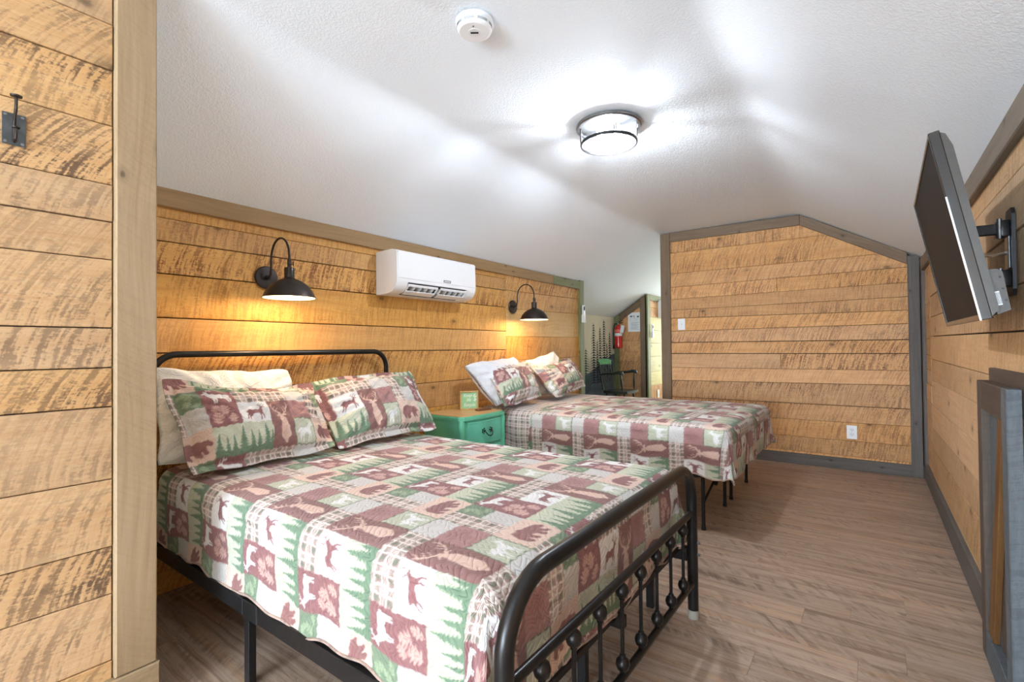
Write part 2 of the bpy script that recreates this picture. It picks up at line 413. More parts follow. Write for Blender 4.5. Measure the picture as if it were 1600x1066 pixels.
def plank_rows(F, u0, u1, seams, mat, parent, clips=(), joints={}, gaps={}, mats={}):
    """seams: list of (z at u0, z at u1) from the bottom up; every board its own object"""
    for i in range(len(seams) - 1):
        (a0, a1), (b0, b1) = seams[i], seams[i + 1]
        g = gaps.get(i, random.choice((0.001, 0.0015, 0.002, 0.003)))
        cuts = [u0] + list(joints.get(i, [])) + [u1]
        for k in range(len(cuts) - 1):
            s, e = cuts[k] + 0.001, cuts[k + 1] - 0.001
            f = lambda z0, z1, u: z0 + (z1 - z0) * (u - u0) / (u1 - u0)
            w = random.uniform(-0.002, 0.002)
            poly = [(s, f(a0, a1, s) + g / 2), (e, f(a0, a1, e) + g / 2 + w * 0.3), (e, f(b0, b1, e) - g / 2), (s, f(b0, b1, s) - g / 2)]
            for c in clips: poly = clip(poly, *c) if len(poly) > 2 else []
            if len(poly) < 3: continue
            board(F, poly, random.uniform(0.016, 0.0215), mats.get((i, k), mats.get(i, mat)), 'plank', parent)

XL, XR, YF, HW = -2.644, 0.363, 5.30, 1.72
def backing(name, lo, hi, mat=M_DARK):
    o = MB().box(lo, hi).build(name, mat, None, 0); o['kind'] = 'structure'; return o

# ------------------------------------------------------------------ the shell
floor = backing('floor', (-3.2, -3.680, -0.06), (0.46, 9.0, -0.004), M_DARK)
fw = 0.152
y = -3.66; row = 0
nfl = 0
while y < 8.9:
    off = random.uniform(0, 1.2)
    x = -3.2 - off
    ln = 1.22
    while x < 0.40:
        a, b2 = max(x, -3.14), min(x + ln, 0.375)
        # keep to the rooms: nothing behind the partition or the knee wall
        if y + fw < 0.5: a = max(a, -1.87)
        elif y < 4.85: a = max(a, -2.66)
        if y > 5.4: b2 = min(b2, -1.0)
        if b2 - a > 0.02:
            me = MB().box((a - (a + b2) / 2, -fw / 2 + 0.0004, -0.004), (b2 - (a + b2) / 2 - 0.0006, fw / 2 - 0.0004, 0.0), 0.0006)
            o = me.build('floor_plank', M_FLOOR, floor, 0); o.location = ((a + b2) / 2, y + fw / 2, 0); nfl += 1
        x += ln
    y += fw; row += 1
print('floor planks', nfl)

# ceiling: one swept sheet, slope - flat - slope with soft creases
def ceil_prof():
    crR = lambda y: -0.456 - 0.020 * (y - 2.0)
    return crR
def make_ceiling():
    ys = [-3.68 + 0.125 * i for i in range(102)]
    V = []; Fc = []
    def zc(x, y):
        xr = -0.456 - 0.020 * (y - 2.0)
        zt = 2.36
        sl = zt - 0.641 * max(0, (-1.878 - x))
        sr = zt - (zt - 1.838) / (XR - xr) * max(0, x - xr)
        a, bq = sl, sr
        z = min(a, bq)
        # soften both creases
        for xc, kk in ((-1.878, 0.641), (xr, 0.62)):
            d = abs(x - xc); r = 0.06
            if d < r: z -= kk * (r - d) ** 2 / (4 * r)
        z += 0.004 * math.sin(x * 3.1 + y * 1.7) * math.sin(y * 2.3 - x)
        return z
    xs = sorted(set([round(-3.16 + 0.04 * i, 4) for i in range(90)] + [XR + 0.02]))
    xs = [x for x in xs if x <= XR + 0.0201]
    for y in ys:
        for x in xs: V.append((x, y, zc(x, y)))
    n = len(xs)
    for j in range(len(ys) - 1):
        for i in range(n - 1):
            Fc.append((j * n + i, j * n + i + 1, (j + 1) * n + i + 1, (j + 1) * n + i))
    mb = MB().add(V, Fc); o = mb.build('ceiling', M_CEIL, None, 80)
    md = o.modifiers.new('thick', 'SOLIDIFY'); md.thickness = 0.05; md.offset = 1
    o['kind'] = 'structure'
    # make sure the sheet faces down and thickens upward
    me = o.data
    if me.polygons[0].normal.z > 0: md.offset = 1
    else: md.offset = -1
    return o, zc
ceiling, zceil = make_ceiling()

# left wall
wl_ = backing('wall_left', (XL - 0.14, 0.50, 0.0), (XL - 0.022, 4.96, 1.86))
FL = F_left(XL - 0.022)
sA = [(0.0, 0.0), (0.100, 0.096), (0.30, 0.305), (0.49, 0.486), (0.688, 0.677), (0.865, 0.865), (1.112, 1.104), (1.278, 1.271), (1.482, 1.486), (1.636, 1.641), (1.744, 1.743), (1.85, 1.85)]
plank_rows(FL, 0.60, 3.505, sA, M_WL, wl_, gaps={6: 0.006, 7: 0.004, 8: 0.007, 5: 0.005})
sB = [(0.0, 0.0), (0.2, 0.2), (0.40, 0.41), (0.60, 0.62), (0.80, 0.81), (1.004, 1.013), (1.223, 1.230), (1.478, 1.495), (1.642, 1.663), (1.85, 1.85)]
plank_rows(FL, 3.507, 4.90, sB, M_WL, wl_, mats={6: M_WLB})
board(FL, [(0.60, 1.795), (4.95, 1.772), (4.95, 1.862), (0.60, 1.885)], 0.040, M_TL, 'top_trim', wl_, base=0.0, bev=0.004)
board(FL, [(4.3, 1.776), (4.86, 1.773), (4.86, 1.861), (4.3, 1.864)], 0.0425, M_TG, 'top_trim', wl_, bev=0.003, label='far end of the top trim, coloured by green nook light')
board(FL, rect(4.862, 4.955, 0.0, 1.875), 0.044, M_TG, 'end_post', wl_, vertical=True, bev=0.004, label='greenish post closing the far end of the wall')

# partition beside the camera
XP = -1.85
wp = backing('wall_partition', (XP - 0.13, -3.660, 0.0), (XP - 0.022, 0.57, 2.40))
FP = F_left(XP - 0.022)
sP = [(0.02, 0.02), (0.192, 0.192), (0.389, 0.391), (0.531, 0.533), (0.735, 0.736), (0.957, 0.954), (1.074, 1.072), (1.188, 1.192), (1.398, 1.400), (1.513, 1.515), (1.626, 1.628), (1.808, 1.809), (1.977, 1.980), (2.13, 2.12), (2.30, 2.29), (2.45, 2.45)]
sP = [(a + (a - b) * 8.0 * 0, b) for a, b in sP]
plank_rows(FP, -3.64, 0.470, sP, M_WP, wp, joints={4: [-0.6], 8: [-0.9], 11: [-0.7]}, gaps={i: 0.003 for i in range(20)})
board(FP, rect(0.472, 0.578, 0.142, 2.42), 0.040, M_TP, 'corner_post', wp, vertical=True, bev=0.004, label='pale knotty post closing the end of the partition')
board(FP, rect(-3.64, 0.585, 0.0, 0.140), 0.044, M_TP, 'base_board', wp, bev=0.004)
# cross wall from the partition to the left wall (end of the closet)
wc = backing('wall_closet', (XL - 0.14, 0.44, 0.0), (XP - 0.022, 0.58, 2.42), M_CREAM)

# far wall with its gable
wf = MB().prism([(-1.845, 0), (0.44, 0), (0.44, 1.80), (0.28, 1.875), (-0.52, 2.335), (-1.845, 2.355)], lambda u, v, d: (u, d, v), YF + 0.022, YF + 0.14).build('wall_far', M_DARK, None, 0)
wf['kind'] = 'structure'
FF = F_far(YF + 0.022)
sF = [(0.0, 0.0), (0.125, 0.119), (0.259, 0.256), (0.410, 0.422), (0.568, 0.567), (0.750, 0.769), (0.890, 0.893), (1.039, 1.037), (1.162, 1.157), (1.283, 1.292), (1.424, 1.405), (1.513, 1.521), (1.629, 1.641), (1.761, 1.772), (1.910, 1.905), (2.136, 2.126), (2.40, 2.40)]
gr = (1.875 - 2.335) / (0.28 + 0.52)      # right slope
clF = [(-gr, 1.0, 2.30 - gr * 0.52 * 1.0), (0.0, 1.0, 2.31)]
clF = [(-gr, 1.0, 2.30 + gr * 0.52), (0.0, 1.0, 2.31)]
plank_rows(FF, -1.76, 0.275, sF, M_WF, wf, clips=clF, joints={6: [-0.698], 12: [-0.72]}, gaps={7: 0.009, 4: 0.006, 10: 0.004})
board(FF, rect(-1.850, -1.745, 0.0, 2.352), 0.042, M_TF, 'left_post', wf, vertical=True, bev=0.004)
board(FF, rect(0.262, 0.340, 0.0, 1.865), 0.042, M_TB, 'right_post', wf, vertical=True, bev=0.004)
board(FF, [(-1.744, 2.256), (-0.52, 2.248), (-0.52, 2.345), (-1.744, 2.358)], 0.040, M_TF, 'gable_trim', wf, bev=0.004, axis=(1, -0.007))
board(FF, [(-0.519, 2.248), (0.262, 1.795), (0.262, 1.895), (-0.519, 2.345)], 0.040, M_TF, 'gable_trim', wf, bev=0.004, axis=(0.8, -0.46))
board(FF, rect(-1.744, 0.345, 0.0, 0.100), 0.038, M_TB, 'base_board', wf, bev=0.004)

# right wall
wr = backing('wall_right', (XR + 0.022, -3.660, 0.0), (XR + 0.14, YF + 0.1, 1.81))
FR = F_right(XR + 0.022)     # u = -y
sR = [(0.0, 0.0), (0.14, 0.14), (0.33, 0.395), (0.49, 0.56), (0.66, 0.70), (0.845, 0.872), (1.003, 0.992), (1.174, 1.146), (1.318, 1.29), (1.47, 1.46), (1.65, 1.632), (1.80, 1.80)]
plank_rows(FR, -4.82, 3.64, [(a, a + (b - a) * 6.46 / 2.8 if abs(b - a) < 0.03 else b + (b - a) * 0.6) for a, b in sR[:1]] + [(a, a + (b - a) * 2.1) for a, b in sR[1:-1]] + [sR[-1]], M_WR, wr,
           joints={2: [-1.2], 3: [0.4], 4: [-0.4], 5: [-1.6, 0.7], 6: [0.2], 8: [-0.8], 9: [0.5]}, gaps={7: 0.006, 6: 0.005, 9: 0.006})
sR2 = [(0.0, 0.0), (0.2, 0.2), (0.36, 0.36), (0.53, 0.53), (0.67, 0.67), (0.80, 0.80), (0.915, 0.915), (1.03, 1.03), (1.16, 1.16), (1.29, 1.29), (1.44, 1.44), (1.57, 1.57), (1.70, 1.70), (1.8, 1.8)]
plank_rows(FR, -5.22, -4.822, sR2, M_WR, wr)
board(FR, rect(-5.235, 3.64, HW, 1.815), 0.044, M_TR, 'top_trim', wr, bev=0.004)
board(FR, rect(-5.235, 3.64, 0.0, 0.135), 0.040, M_TB, 'base_board', wr, bev=0.004)
board(FR, rect(-5.280, -5.20, 0.0, 1.84), 0.041, M_TB, 'corner_post', wr, vertical=True, bev=0.004)

# rear wall behind the camera, with the window that lights the room
wb = backing('wall_rear', (XP - 0.1, -3.800, 0.0), (-1.72, -3.660, 2.42), M_CREAM)
for lo, hi in (((0.22, -3.800, 0.0), (XR + 0.1, -3.660, 2.42)), ((-1.72, -3.800, 0.0), (0.22, -3.660, 0.36)), ((-1.72, -3.800, 2.12), (0.22, -3.660, 2.42))):
    MB().box(lo, hi).build('rear_wall_section', M_CREAM, wb, 0)
wf1 = MB()
for lo, hi in (((-1.72, -3.760, 0.36), (-1.66, -3.680, 2.12)), ((0.16, -3.760, 0.36), (0.22, -3.680, 2.12)), ((-1.66, -3.760, 0.36), (0.16, -3.680, 0.42)), ((-1.66, -3.760, 2.06), (0.16, -3.680, 2.12)), ((-0.77, -3.750, 0.42), (-0.73, -3.690, 2.06))):
    wf1.box(lo, hi)
win = wf1.build('window_1', M_WHITE2, None, 0); win['kind'] = 'structure'
MB().box((-1.66, -3.722, 0.42), (0.16, -3.718, 2.06)).build('pane', M_PANE, win, 0)

# nook and passage past the end of the left wall
XK, YK, XN = -3.12, 6.86, -2.61
wk = backing('wall_nook', (XK - 0.1, 4.90, 0.0), (XK, YK + 0.1, 1.62), M_CREAM)
wj = backing('wall_nook_end', (XK - 0.1, 4.86, 0.0), (XL - 0.02, 4.958, 1.9), M_CREAM)
zs = lambda x: 2.36 - 0.641 * (-1.878 - x)
wx = MB().prism([(XK - 0.02, 0), (XN - 0.022, 0), (XN - 0.022, zs(XN) + 0.0), (XK - 0.02, zs(XK))], lambda u, v, d: (u, d, v), YK + 0.022, YK + 0.12).build('wall_alcove', M_DARK, None, 0)
wx['kind'] = 'structure'
FX = F_far(YK + 0.022)
sX = [(z, z) for z in (0.0, 0.19, 0.36, 0.52, 0.70, 0.90, 1.05, 1.20, 1.37, 1.55, 1.70, 1.9)]
plank_rows(FX, XK + 0.06, XN - 0.07, sX, M_WF, wx, clips=[(-0.641, 1.0, 2.36 + 0.641 * 1.878 - 0.03)])
board(FX, [(XK, 0), (XK + 0.08, 0), (XK + 0.08, zs(XK + 0.08) - 0.01), (XK, zs(XK) - 0.01)], 0.04, M_TG, 'left_post', wx, vertical=True, bev=0.003)
board(FX, [(XN - 0.10, 0), (XN - 0.0, 0), (XN - 0.0, zs(XN) - 0.01), (XN - 0.10, zs(XN - 0.10) - 0.01)], 0.042, M_TF, 'right_post', wx, vertical=True, bev=0.003)
board(FX, [(XK + 0.08, zs(XK + 0.08) - 0.12), (XN - 0.10, zs(XN - 0.10) - 0.12), (XN - 0.10, zs(XN - 0.10) - 0.015), (XK + 0.08, zs(XK + 0.08) - 0.015)], 0.04, M_TF, 'sloped_trim', wx, bev=0.003, axis=(1, 0.641))
wn_ = backing('wall_passage', (XN - 0.12, YK + 0.12, 0.0), (XN - 0.022, 8.95, 1.9))
FN = F_left(XN - 0.022)
sN = [(z, z) for z in (0.0, 0.2, 0.36, 0.54, 0.74, 0.97, 1.17, 1.36, 1.56, 1.70, 1.9)]
plank_rows(FN, YK + 0.09, 8.9, sN, M_WY, wn_, joints={i: [7.9 + 0.2 * (i % 3)] for i in range(0, 10, 2)}, mats={8: M_WF, 9: M_WF, 0: M_WF, 1: M_WF, 2: M_WF})
board(FN, rect(YK - 0.02, YK + 0.085, 0.0, 1.88), 0.040, M_TG, 'corner_post', wn_, vertical=True, bev=0.003)
board(FN, rect(YK + 0.085, 8.9, 1.80, 1.88), 0.040, M_TG, 'top_trim', wn_, bev=0.003)
wpe = backing('wall_passage_end', (-3.2, 9.0, 0.0), (0.46, 9.1, 2.4), M_CREAM)
wps = backing('wall_passage_side', (-1.0, YF + 0.14, 0.0), (-0.9, 9.0, 2.4), M_CREAM)

# mural trees on the cream nook wall: flat paint, children of that wall
def mural_tree(y, ztop, zbot, w, mat, seed):
    rr = random.Random(seed); pts = [(y, ztop)]; n = int((ztop - zbot) / 0.034); L = []; R = []
    for i in range(1, n + 1):
        z = ztop - i * (ztop - zbot) / n; k = i / n
        ww = w * (0.22 + 0.78 * k ** 0.6) * rr.uniform(0.7, 1.15)
        R += [(y + ww, z - 0.012), (y + ww * 0.30, z)]
        ww = w * (0.22 + 0.78 * k ** 0.6) * rr.uniform(0.7, 1.15)
        L += [(y - ww, z - 0.012), (y - ww * 0.30, z)]
    Q = MB()
    vs = []; fs = []
    spine = [(y, ztop)] + [(y, R[2 * i][1]) for i in range(n)]
    for side in (L, R):
        pr = (y, ztop)
        for i in range(n):
            a, b2 = side[2 * i], side[2 * i + 1]
            k0 = len(vs); zc_ = a[1] + 0.05
            vs += [(XK + 0.002, y, a[1] + 0.032), (XK + 0.002, a[0], a[1] - 0.010), (XK + 0.002, b2[0], b2[1] - 0.004), (XK + 0.002, y, b2[1] - 0.006)]
            fs.append((k0, k0 + 1, k0 + 2, k0 + 3))
    k0 = len(vs); vs += [(XK + 0.002, y - 0.008, zbot), (XK + 0.002, y + 0.008, zbot), (XK + 0.002, y + 0.004, ztop), (XK + 0.002, y - 0.004, ztop)]; fs.append((k0, k0 + 1, k0 + 2, k0 + 3))
    return MB().add(vs, fs).build('mural_tree', mat, wk, 0)
for i, (yy, zt, w, mt) in enumerate([(6.16, 1.455, 0.115, M_MURD), (6.36, 1.407, 0.10, M_MURD), (6.49, 1.513, 0.125, M_MURD), (6.68, 1.34, 0.11, M_MURD), (6.27, 1.22, 0.07, M_MURD), (6.58, 1.18, 0.08, M_MURD), (5.92, 1.10, 0.13, M_MURG), (5.72, 1.20, 0.13, M_MURG), (5.50, 1.0, 0.14, M_MURG)]):
    mural_tree(yy, zt, 0.62, w * 1.35, mt, 40 + i)
hill = [(5.2, 0.30), (YK, 0.30), (YK, 1.02), (6.72, 1.0), (6.6, 0.94), (6.5, 0.99), (6.4, 0.90), (6.25, 0.84), (6.1, 0.78), (5.9, 0.74), (5.6, 0.66), (5.2, 0.6)]
MB().prism(hill, lambda u, v, d: (XK + d, u, v), 0.0, 0.0012).build('mural_hill', M_MURB, wk, 0)

# ------------------------------------------------------------------ the patchwork print (woodland quilt), as colour attributes on dense meshes
PU, PV = 0.64, 0.34
def capsule(x, y, x0, y0, r0, x1, y1, r1):
    dx, dy = x1 - x0, y1 - y0; L = dx * dx + dy * dy + 1e-12
    t = np.clip(((x - x0) * dx + (y - y0) * dy) / L, 0, 1)
    return np.hypot(x - x0 - t * dx, y - y0 - t * dy) < r0 + (r1 - r0) * t
def caps(x, y, lst, k=1.0, mir=False, w=0.0):
    if mir: x = w - x
    m = np.zeros(x.shape, bool)
    for c in lst: m |= capsule(x, y, *[q * k for q in c])
    return m
ELK = [(.046, .050, .0135, .098, .048, .0135), (.040, .052, .010, .026, .066, .0065), (.026, .068, .006, .012, .062, .003),
       (.046, .045, .006, .046, .026, .0035), (.046, .026, .0035, .047, .007, .0022), (.054, .045, .006, .056, .024, .003), (.056, .024, .003, .054, .007, .0022),
       (.096, .045, .009, .100, .026, .0038), (.100, .026, .0035, .098, .007, .0022), (.104, .044, .008, .110, .027, .0035), (.110, .027, .0035, .109, .007, .0022),
       (.026, .071, .0018, .034, .082, .0016), (.034, .082, .0016, .048, .084, .0012), (.026, .071, .0018, .018, .084, .0012), (.034, .080, .0015, .030, .088, .001), (.042, .083, .0015, .044, .089, .001), (.111, .054, .004, .114, .048, .002)]
STAG = [(.048, .056, .0135, .090, .057, .0115), (.092, .060, .010, .100, .076, .006), (.100, .078, .0055, .112, .076, .003),
        (.052, .050, .009, .044, .032, .0035), (.044, .032, .0035, .036, .014, .0022), (.046, .050, .008, .034, .036, .0035), (.034, .036, .0035, .026, .016, .0022),
        (.088, .050, .007, .094, .030, .003), (.094, .030, .003, .090, .012, .0022), (.092, .052, .006, .106, .034, .003), (.106, .034, .003, .108, .016, .0022),
        (.099, .081, .0017, .090, .094, .0015), (.090, .094, .0015, .095, .106, .001), (.092, .092, .0014, .082, .098, .001), (.101, .081, .0017, .112, .092, .0015), (.112, .092, .0015, .110, .106, .001), (.108, .088, .0014, .120, .096, .001), (.098, .086, .0013, .103, .100, .001), (.037, .060, .004, .032, .054, .002)]
BUST = [(.060, .125, .017, .062, .088, .020), (.062, .088, .021, .062, .052, .024), (.062, .052, .024, .064, .022, .006), (.058, .128, .014, .056, .152, .008), (.056, .152, .009, .050, .166, .0055),
        (.050, .168, .0055, .042, .160, .004), (.062, .155, .006, .078, .158, .004), (.052, .158, .006, .034, .152, .003),
        (.066, .164, .003, .086, .178, .0028), (.086, .178, .0028, .096, .206, .0024), (.096, .206, .0022, .092, .232, .0015), (.090, .186, .0022, .080, .212, .0014), (.094, .198, .0022, .104, .222, .0014), (.080, .174, .002, .070, .200, .0014),
        (.048, .168, .003, .026, .182, .0028), (.026, .182, .0028, .012, .204, .0024), (.012, .204, .0022, .018, .230, .0015), (.020, .188, .0022, .034, .210, .0014), (.014, .200, .0020, .004, .222, .0014), (.032, .178, .002, .044, .200, .0014)]
DOE = [(.036, .062, .015, .072, .066, .0135), (.074, .070, .010, .086, .092, .006), (.086, .094, .0065, .100, .090, .0035), (.084, .098, .0028, .078, .108, .0018), (.090, .098, .0026, .092, .110, .0018),
       (.036, .056, .009, .030, .036, .0035), (.030, .036, .0032, .030, .014, .0024), (.044, .052, .008, .044, .034, .0032), (.044, .034, .003, .044, .014, .0024),
       (.070, .056, .007, .072, .034, .0032), (.072, .034, .003, .072, .014, .0024), (.076, .058, .007, .082, .034, .0032), (.082, .034, .003, .082, .014, .0024), (.022, .066, .005, .018, .054, .003)]
BEAR = [(.052, .072, .026, .100, .070, .022), (.104, .074, .018, .126, .070, .013), (.128, .070, .012, .142, .062, .006), (.122, .084, .005, .120, .082, .005), (.132, .082, .0035, .131, .081, .0035),
        (.040, .060, .017, .034, .036, .010), (.034, .036, .010, .042, .026, .007), (.058, .054, .014, .062, .034, .008), (.062, .034, .009, .070, .027, .006),
        (.094, .056, .013, .098, .034, .008), (.098, .034, .009, .106, .026, .006), (.108, .060, .012, .120, .038, .008), (.120, .038, .008, .130, .033, .005), (.072, .088, .012, .060, .086, .012)]
def oak(x, y, cx, cy, ang, L, W):
    c, s = math.cos(ang), math.sin(ang); dx, dy = x - cx, y - cy
    a = (dx * c + dy * s) / L; b = np.abs(-dx * s + dy * c) / W
    ab = a - b * W / L * 0.55
    lobes = 0.26 + 0.74 * np.abs(np.cos(ab * PI * 3.6))
    vein = (b * W < 0.0006) & (a < .85)
    return (a > -0.12) & (a < 1) & (b < np.sin(np.clip(a, 0, 1) * PI) ** 0.55 * lobes + (np.abs(a) < .13) * .05) & ~vein
def leaves(x, y):
    m = oak(x, y, .034, .018, 1.45, .056, .026) | oak(x, y, .074, .058, 1.75, .050, .024) | oak(x, y, .092, .012, 1.35, .048, .021) | oak(x, y, .024, .078, .9, .040, .018)
    m |= capsule(x, y, .030, .016, .0012, .062, .060, .0012) | capsule(x, y, .062, .060, .0012, .105, .074, .0012)
    return m
def trees(x, y, w=.265):
    m = y < .022 + .004 * np.sin(x * 90)
    for (cx, top, sp) in ((.018, .098, .30), (.052, .078, .26), (.082, .086, .28), (.122, .118, .30), (.160, .094, .28), (.192, .088, .26), (.232, .120, .30), (.258, .080, .28)):
        d = top - y
        jag = 0.55 + 0.75 * (np.mod(d, .0125) / .0125)
        m |= (d > 0) & (np.abs(x - cx) < sp * d * jag * .62 + .0008) & (d < .12)
    return m
def C3(c): return np.array(srgb(c)[:3])
PC = {k: C3(v) for k, v in dict(maroon=(142, 88, 90), brown=(138, 92, 88), bust=(222, 186, 170), peach=(226, 196, 180), sage=(200, 204, 180), tree=(102, 132, 104), knit=(216, 212, 208),
      white=(236, 234, 232), rose=(178, 136, 134), plg=(122, 128, 108), plc=(242, 236, 224), bear=(144, 92, 90), leafm=(210, 166, 156), camo=(112, 134, 106), camol=(152, 170, 136),
      border=(98, 112, 82), rust=(170, 122, 120), rustd=(148, 96, 96), creaml=(214, 190, 168)).items()}
def plaid(x, y):
    n = x.shape[0]; col = np.empty((n, 3)); col[:] = PC['rose']
    p = 0.052
    fx, fy = np.mod(x, p) / p, np.mod(y, p) / p
    for f in (fx, fy):
        g = ((f > .12) & (f < .38))[:, None]; col = np.where(g, col * .5 + PC['plg'] * .5, col)
        g = ((f > .62) & (f < .80))[:, None]; col = np.where(g, col * .72 + PC['plc'] * .28, col)
    big = (np.mod(x, p * 2) > p)[:, None]; col = np.where(big, col * .86 + PC['maroon'] * .14, col)
    both = ((fx > .12) & (fx < .38) & (fy > .12) & (fy < .38))[:, None]; col = np.where(both, PC['plg'] * .9, col)
    for f in (fx, fy):
        g = ((np.abs(f - .5) < .045) | (np.abs(f - .92) < .055))[:, None]; col = np.where(g, col * .12 + PC['plc'] * .88, col)
    return col
def pattern(u, v):
    """u to the right, v downward, metres -> linear rgb"""
    jit = 0.0025 * np.sin(u * 210 + v * 40) * np.sin(v * 170)
    U = np.mod(u + jit * .5, PU); V = np.mod(v + jit, PV); n = U.shape[0]
    out = np.empty((n, 3)); out[:] = PC['peach']
    def cell(u0, u1, v0, v1):
        m = (U >= u0) & (U < u1) & (V >= v0) & (V < v1); return m, U[m] - u0, (v1 - V[m])
    def fill(m, sub, bg, fg):
        out[m] = np.where(sub[:, None], fg, bg)
    # A1
    m, x, y = cell(0, .13, 0, .09); fill(m, caps(x, y, ELK), PC['maroon'], PC['white'])
    m, x, y = cell(0, .13, .09, .21); fill(m, leaves(x, y), PC['maroon'], PC['leafm'])
    m, x, y = cell(.13, .375, 0, .09); out[m] = plaid(x, y)
    m, x, y = cell(.13, .265, .09, .21); fill(m, caps(x, y, STAG), PC['white'], PC['maroon'])
    m, x, y = cell(0, .265, .21, .34); fill(m, trees(x, y), PC['sage'], PC['tree'])
    m, x, y = cell(.265, .375, .09, .34); fill(m, caps(x, y, BUST), PC['brown'], PC['bust'])
    m, x, y = cell(.375, .485, 0, .09)
    k = (np.abs(np.mod(x + .4 * np.abs(np.mod(y, .02) - .01), .008) - .004) < .0012); fill(m, k, PC['knit'], PC['knit'] * .82)
    m, x, y = cell(.375, .485, .09, .205)
    k = oak(x, y, .05, .03, 1.4, .06, .03) | oak(x, y, .02, .07, .6, .05, .018) | oak(x, y, .08, .06, 1.9, .045, .018); fill(m, k, PC['rust'], PC['rustd'] * .5 + PC['rust'] * .5)
    m, x, y = cell(.375, .485, .205, .34)
    k = caps(x, y, DOE); fill(m, k, PC['sage'] * .92, PC['white'])
    bd = (x < .004) | (x > .106) | (y < .004) | (y > .131); q = out[m]; q[bd] = PC['border']; out[m] = q
    m, x, y = cell(.485, .56, 0, .205); out[m] = plaid(x + .01, y + .02)
    m, x, y = cell(.485, .64, .205, .34); fill(m, caps(x, y, BEAR), PC['peach'], PC['bear'])
    m, x, y = cell(.56, .64, 0, .10)
    k = oak(x, y, .02, .02, .9, .04, .014) | oak(x, y, .05, .05, 2.2, .045, .014) | oak(x, y, .045, .015, .4, .035, .012) | oak(x, y, .01, .065, .7, .035, .011); fill(m, k, PC['camo'], PC['camol'])
    m, x, y = cell(.56, .64, .10, .205)
    k = (np.abs(np.mod(x + .4 * np.abs(np.mod(y, .02) - .01), .008) - .004) < .0012); fill(m, k, PC['knit'] * .97, PC['knit'] * .78)
    return out
def sample(u, v, step, fn=pattern):
    a = step * .25; r = 0
    for du, dv in ((-a, -a), (a, -a), (-a, a), (a, a)): r = r + fn(u + du, v + dv)
    return r / 4

def mat_quilt(name, attr=True, col=(240, 236, 230), q=0.5):
    m, nt, b = newmat(name); T = NT(nt)
    uv = T.n('ShaderNodeAttribute', attribute_name='fabric').outputs['Vector']; x, y, z = T.sep(uv)
    at = T.n('ShaderNodeAttribute', attribute_name='print').outputs['Color']
    fn = T.noise(uv, 420.0, 2.0, 0.7); bl = T.noise(uv, 60.0, 2.0)
    c = T.mix(T.math('MULTIPLY', fn, 0.22), at, (0.03, 0.02, 0.02, 1), 'MIX')
    c = T.mix(T.math('MULTIPLY', bl, 0.10), c, (1, 0.95, 0.9, 1), 'MIX')
    nt.links.new(c, b.inputs['Base Color']); b.inputs['Roughness'].default_value = 0.92; b.inputs['Specular IOR Level'].default_value = 0.12
    b.inputs['Sheen Weight'].default_value = 0.15
    # meandering quilting stitches
    w = T.noise(uv, 9.0, 1.0)
    ph = T.math('ADD', T.math('MULTIPLY', T.math('SINE', T.math('ADD', T.math('MULTIPLY', x, 140.0), T.math('MULTIPLY', w, 22.0))), 0.0085), T.math('MULTIPLY', w, 0.09))
    wv = T.math('ABSOLUTE', T.math('SINE', T.math('MULTIPLY', T.math('ADD', y, ph), PI / 0.020)))
    st = T.math('POWER', wv, 0.45)
    T.bump(T.math('ADD', st, T.math('MULTIPLY', fn, 0.25)), q, 0.0032, b)
    return m
M_QUILT = mat_quilt('printed_quilt', q=0.8)
M_SHAM = mat_quilt('printed_sham', q=0.7)

def sheet_mesh(name, P, shape, col, fab, mat, parent=None, closed=None):
    """P (n,3) grid of shape (a,b); one colour and one fabric coordinate per vertex"""
    a, b = shape; me = bpy.data.meshes.new(name)
    idx = np.arange(a * b).reshape(a, b)
    q = np.stack([idx[:-1, :-1], idx[1:, :-1], idx[1:, 1:], idx[:-1, 1:]], -1).reshape(-1, 4)
    if closed is not None: q = np.concatenate([q, closed])
    me.vertices.add(len(P)); me.vertices.foreach_set('co', P.astype(np.float32).ravel())
    me.loops.add(q.size); me.loops.foreach_set('vertex_index', q.astype(np.int32).ravel())
    me.polygons.add(len(q)); me.polygons.foreach_set('loop_start', np.arange(0, q.size, 4, dtype=np.int32)); me.polygons.foreach_set('loop_total', np.full(len(q), 4, np.int32))
    me.polygons.foreach_set('use_smooth', np.ones(len(q), bool)); me.update(calc_edges=True)
    ca = me.color_attributes.new('print', 'FLOAT_COLOR', 'POINT'); ca.data.foreach_set('color', np.c_[col, np.ones(len(P))].astype(np.float32).ravel())
    fa = me.attributes.new('fabric', 'FLOAT_VECTOR', 'POINT'); fa.data.foreach_set('vector', np.c_[fab, np.zeros(len(P))].astype(np.float32).ravel())
    me.materials.append(mat); o = bpy.data.objects.new(name, me); COL.objects.link(o)
    if parent is not None: o.parent = parent
    return o

def wob(x, y, s=0):
    return (np.sin(x * 9.1 + y * 4.3 + s) + np.sin(x * -5.7 + y * 11.3 + 1.3 * s) + .6 * np.sin(x * 21 + y * 14 + s) + .5 * np.sin(x * 17 - y * 25 + 2 * s)) / 3.1

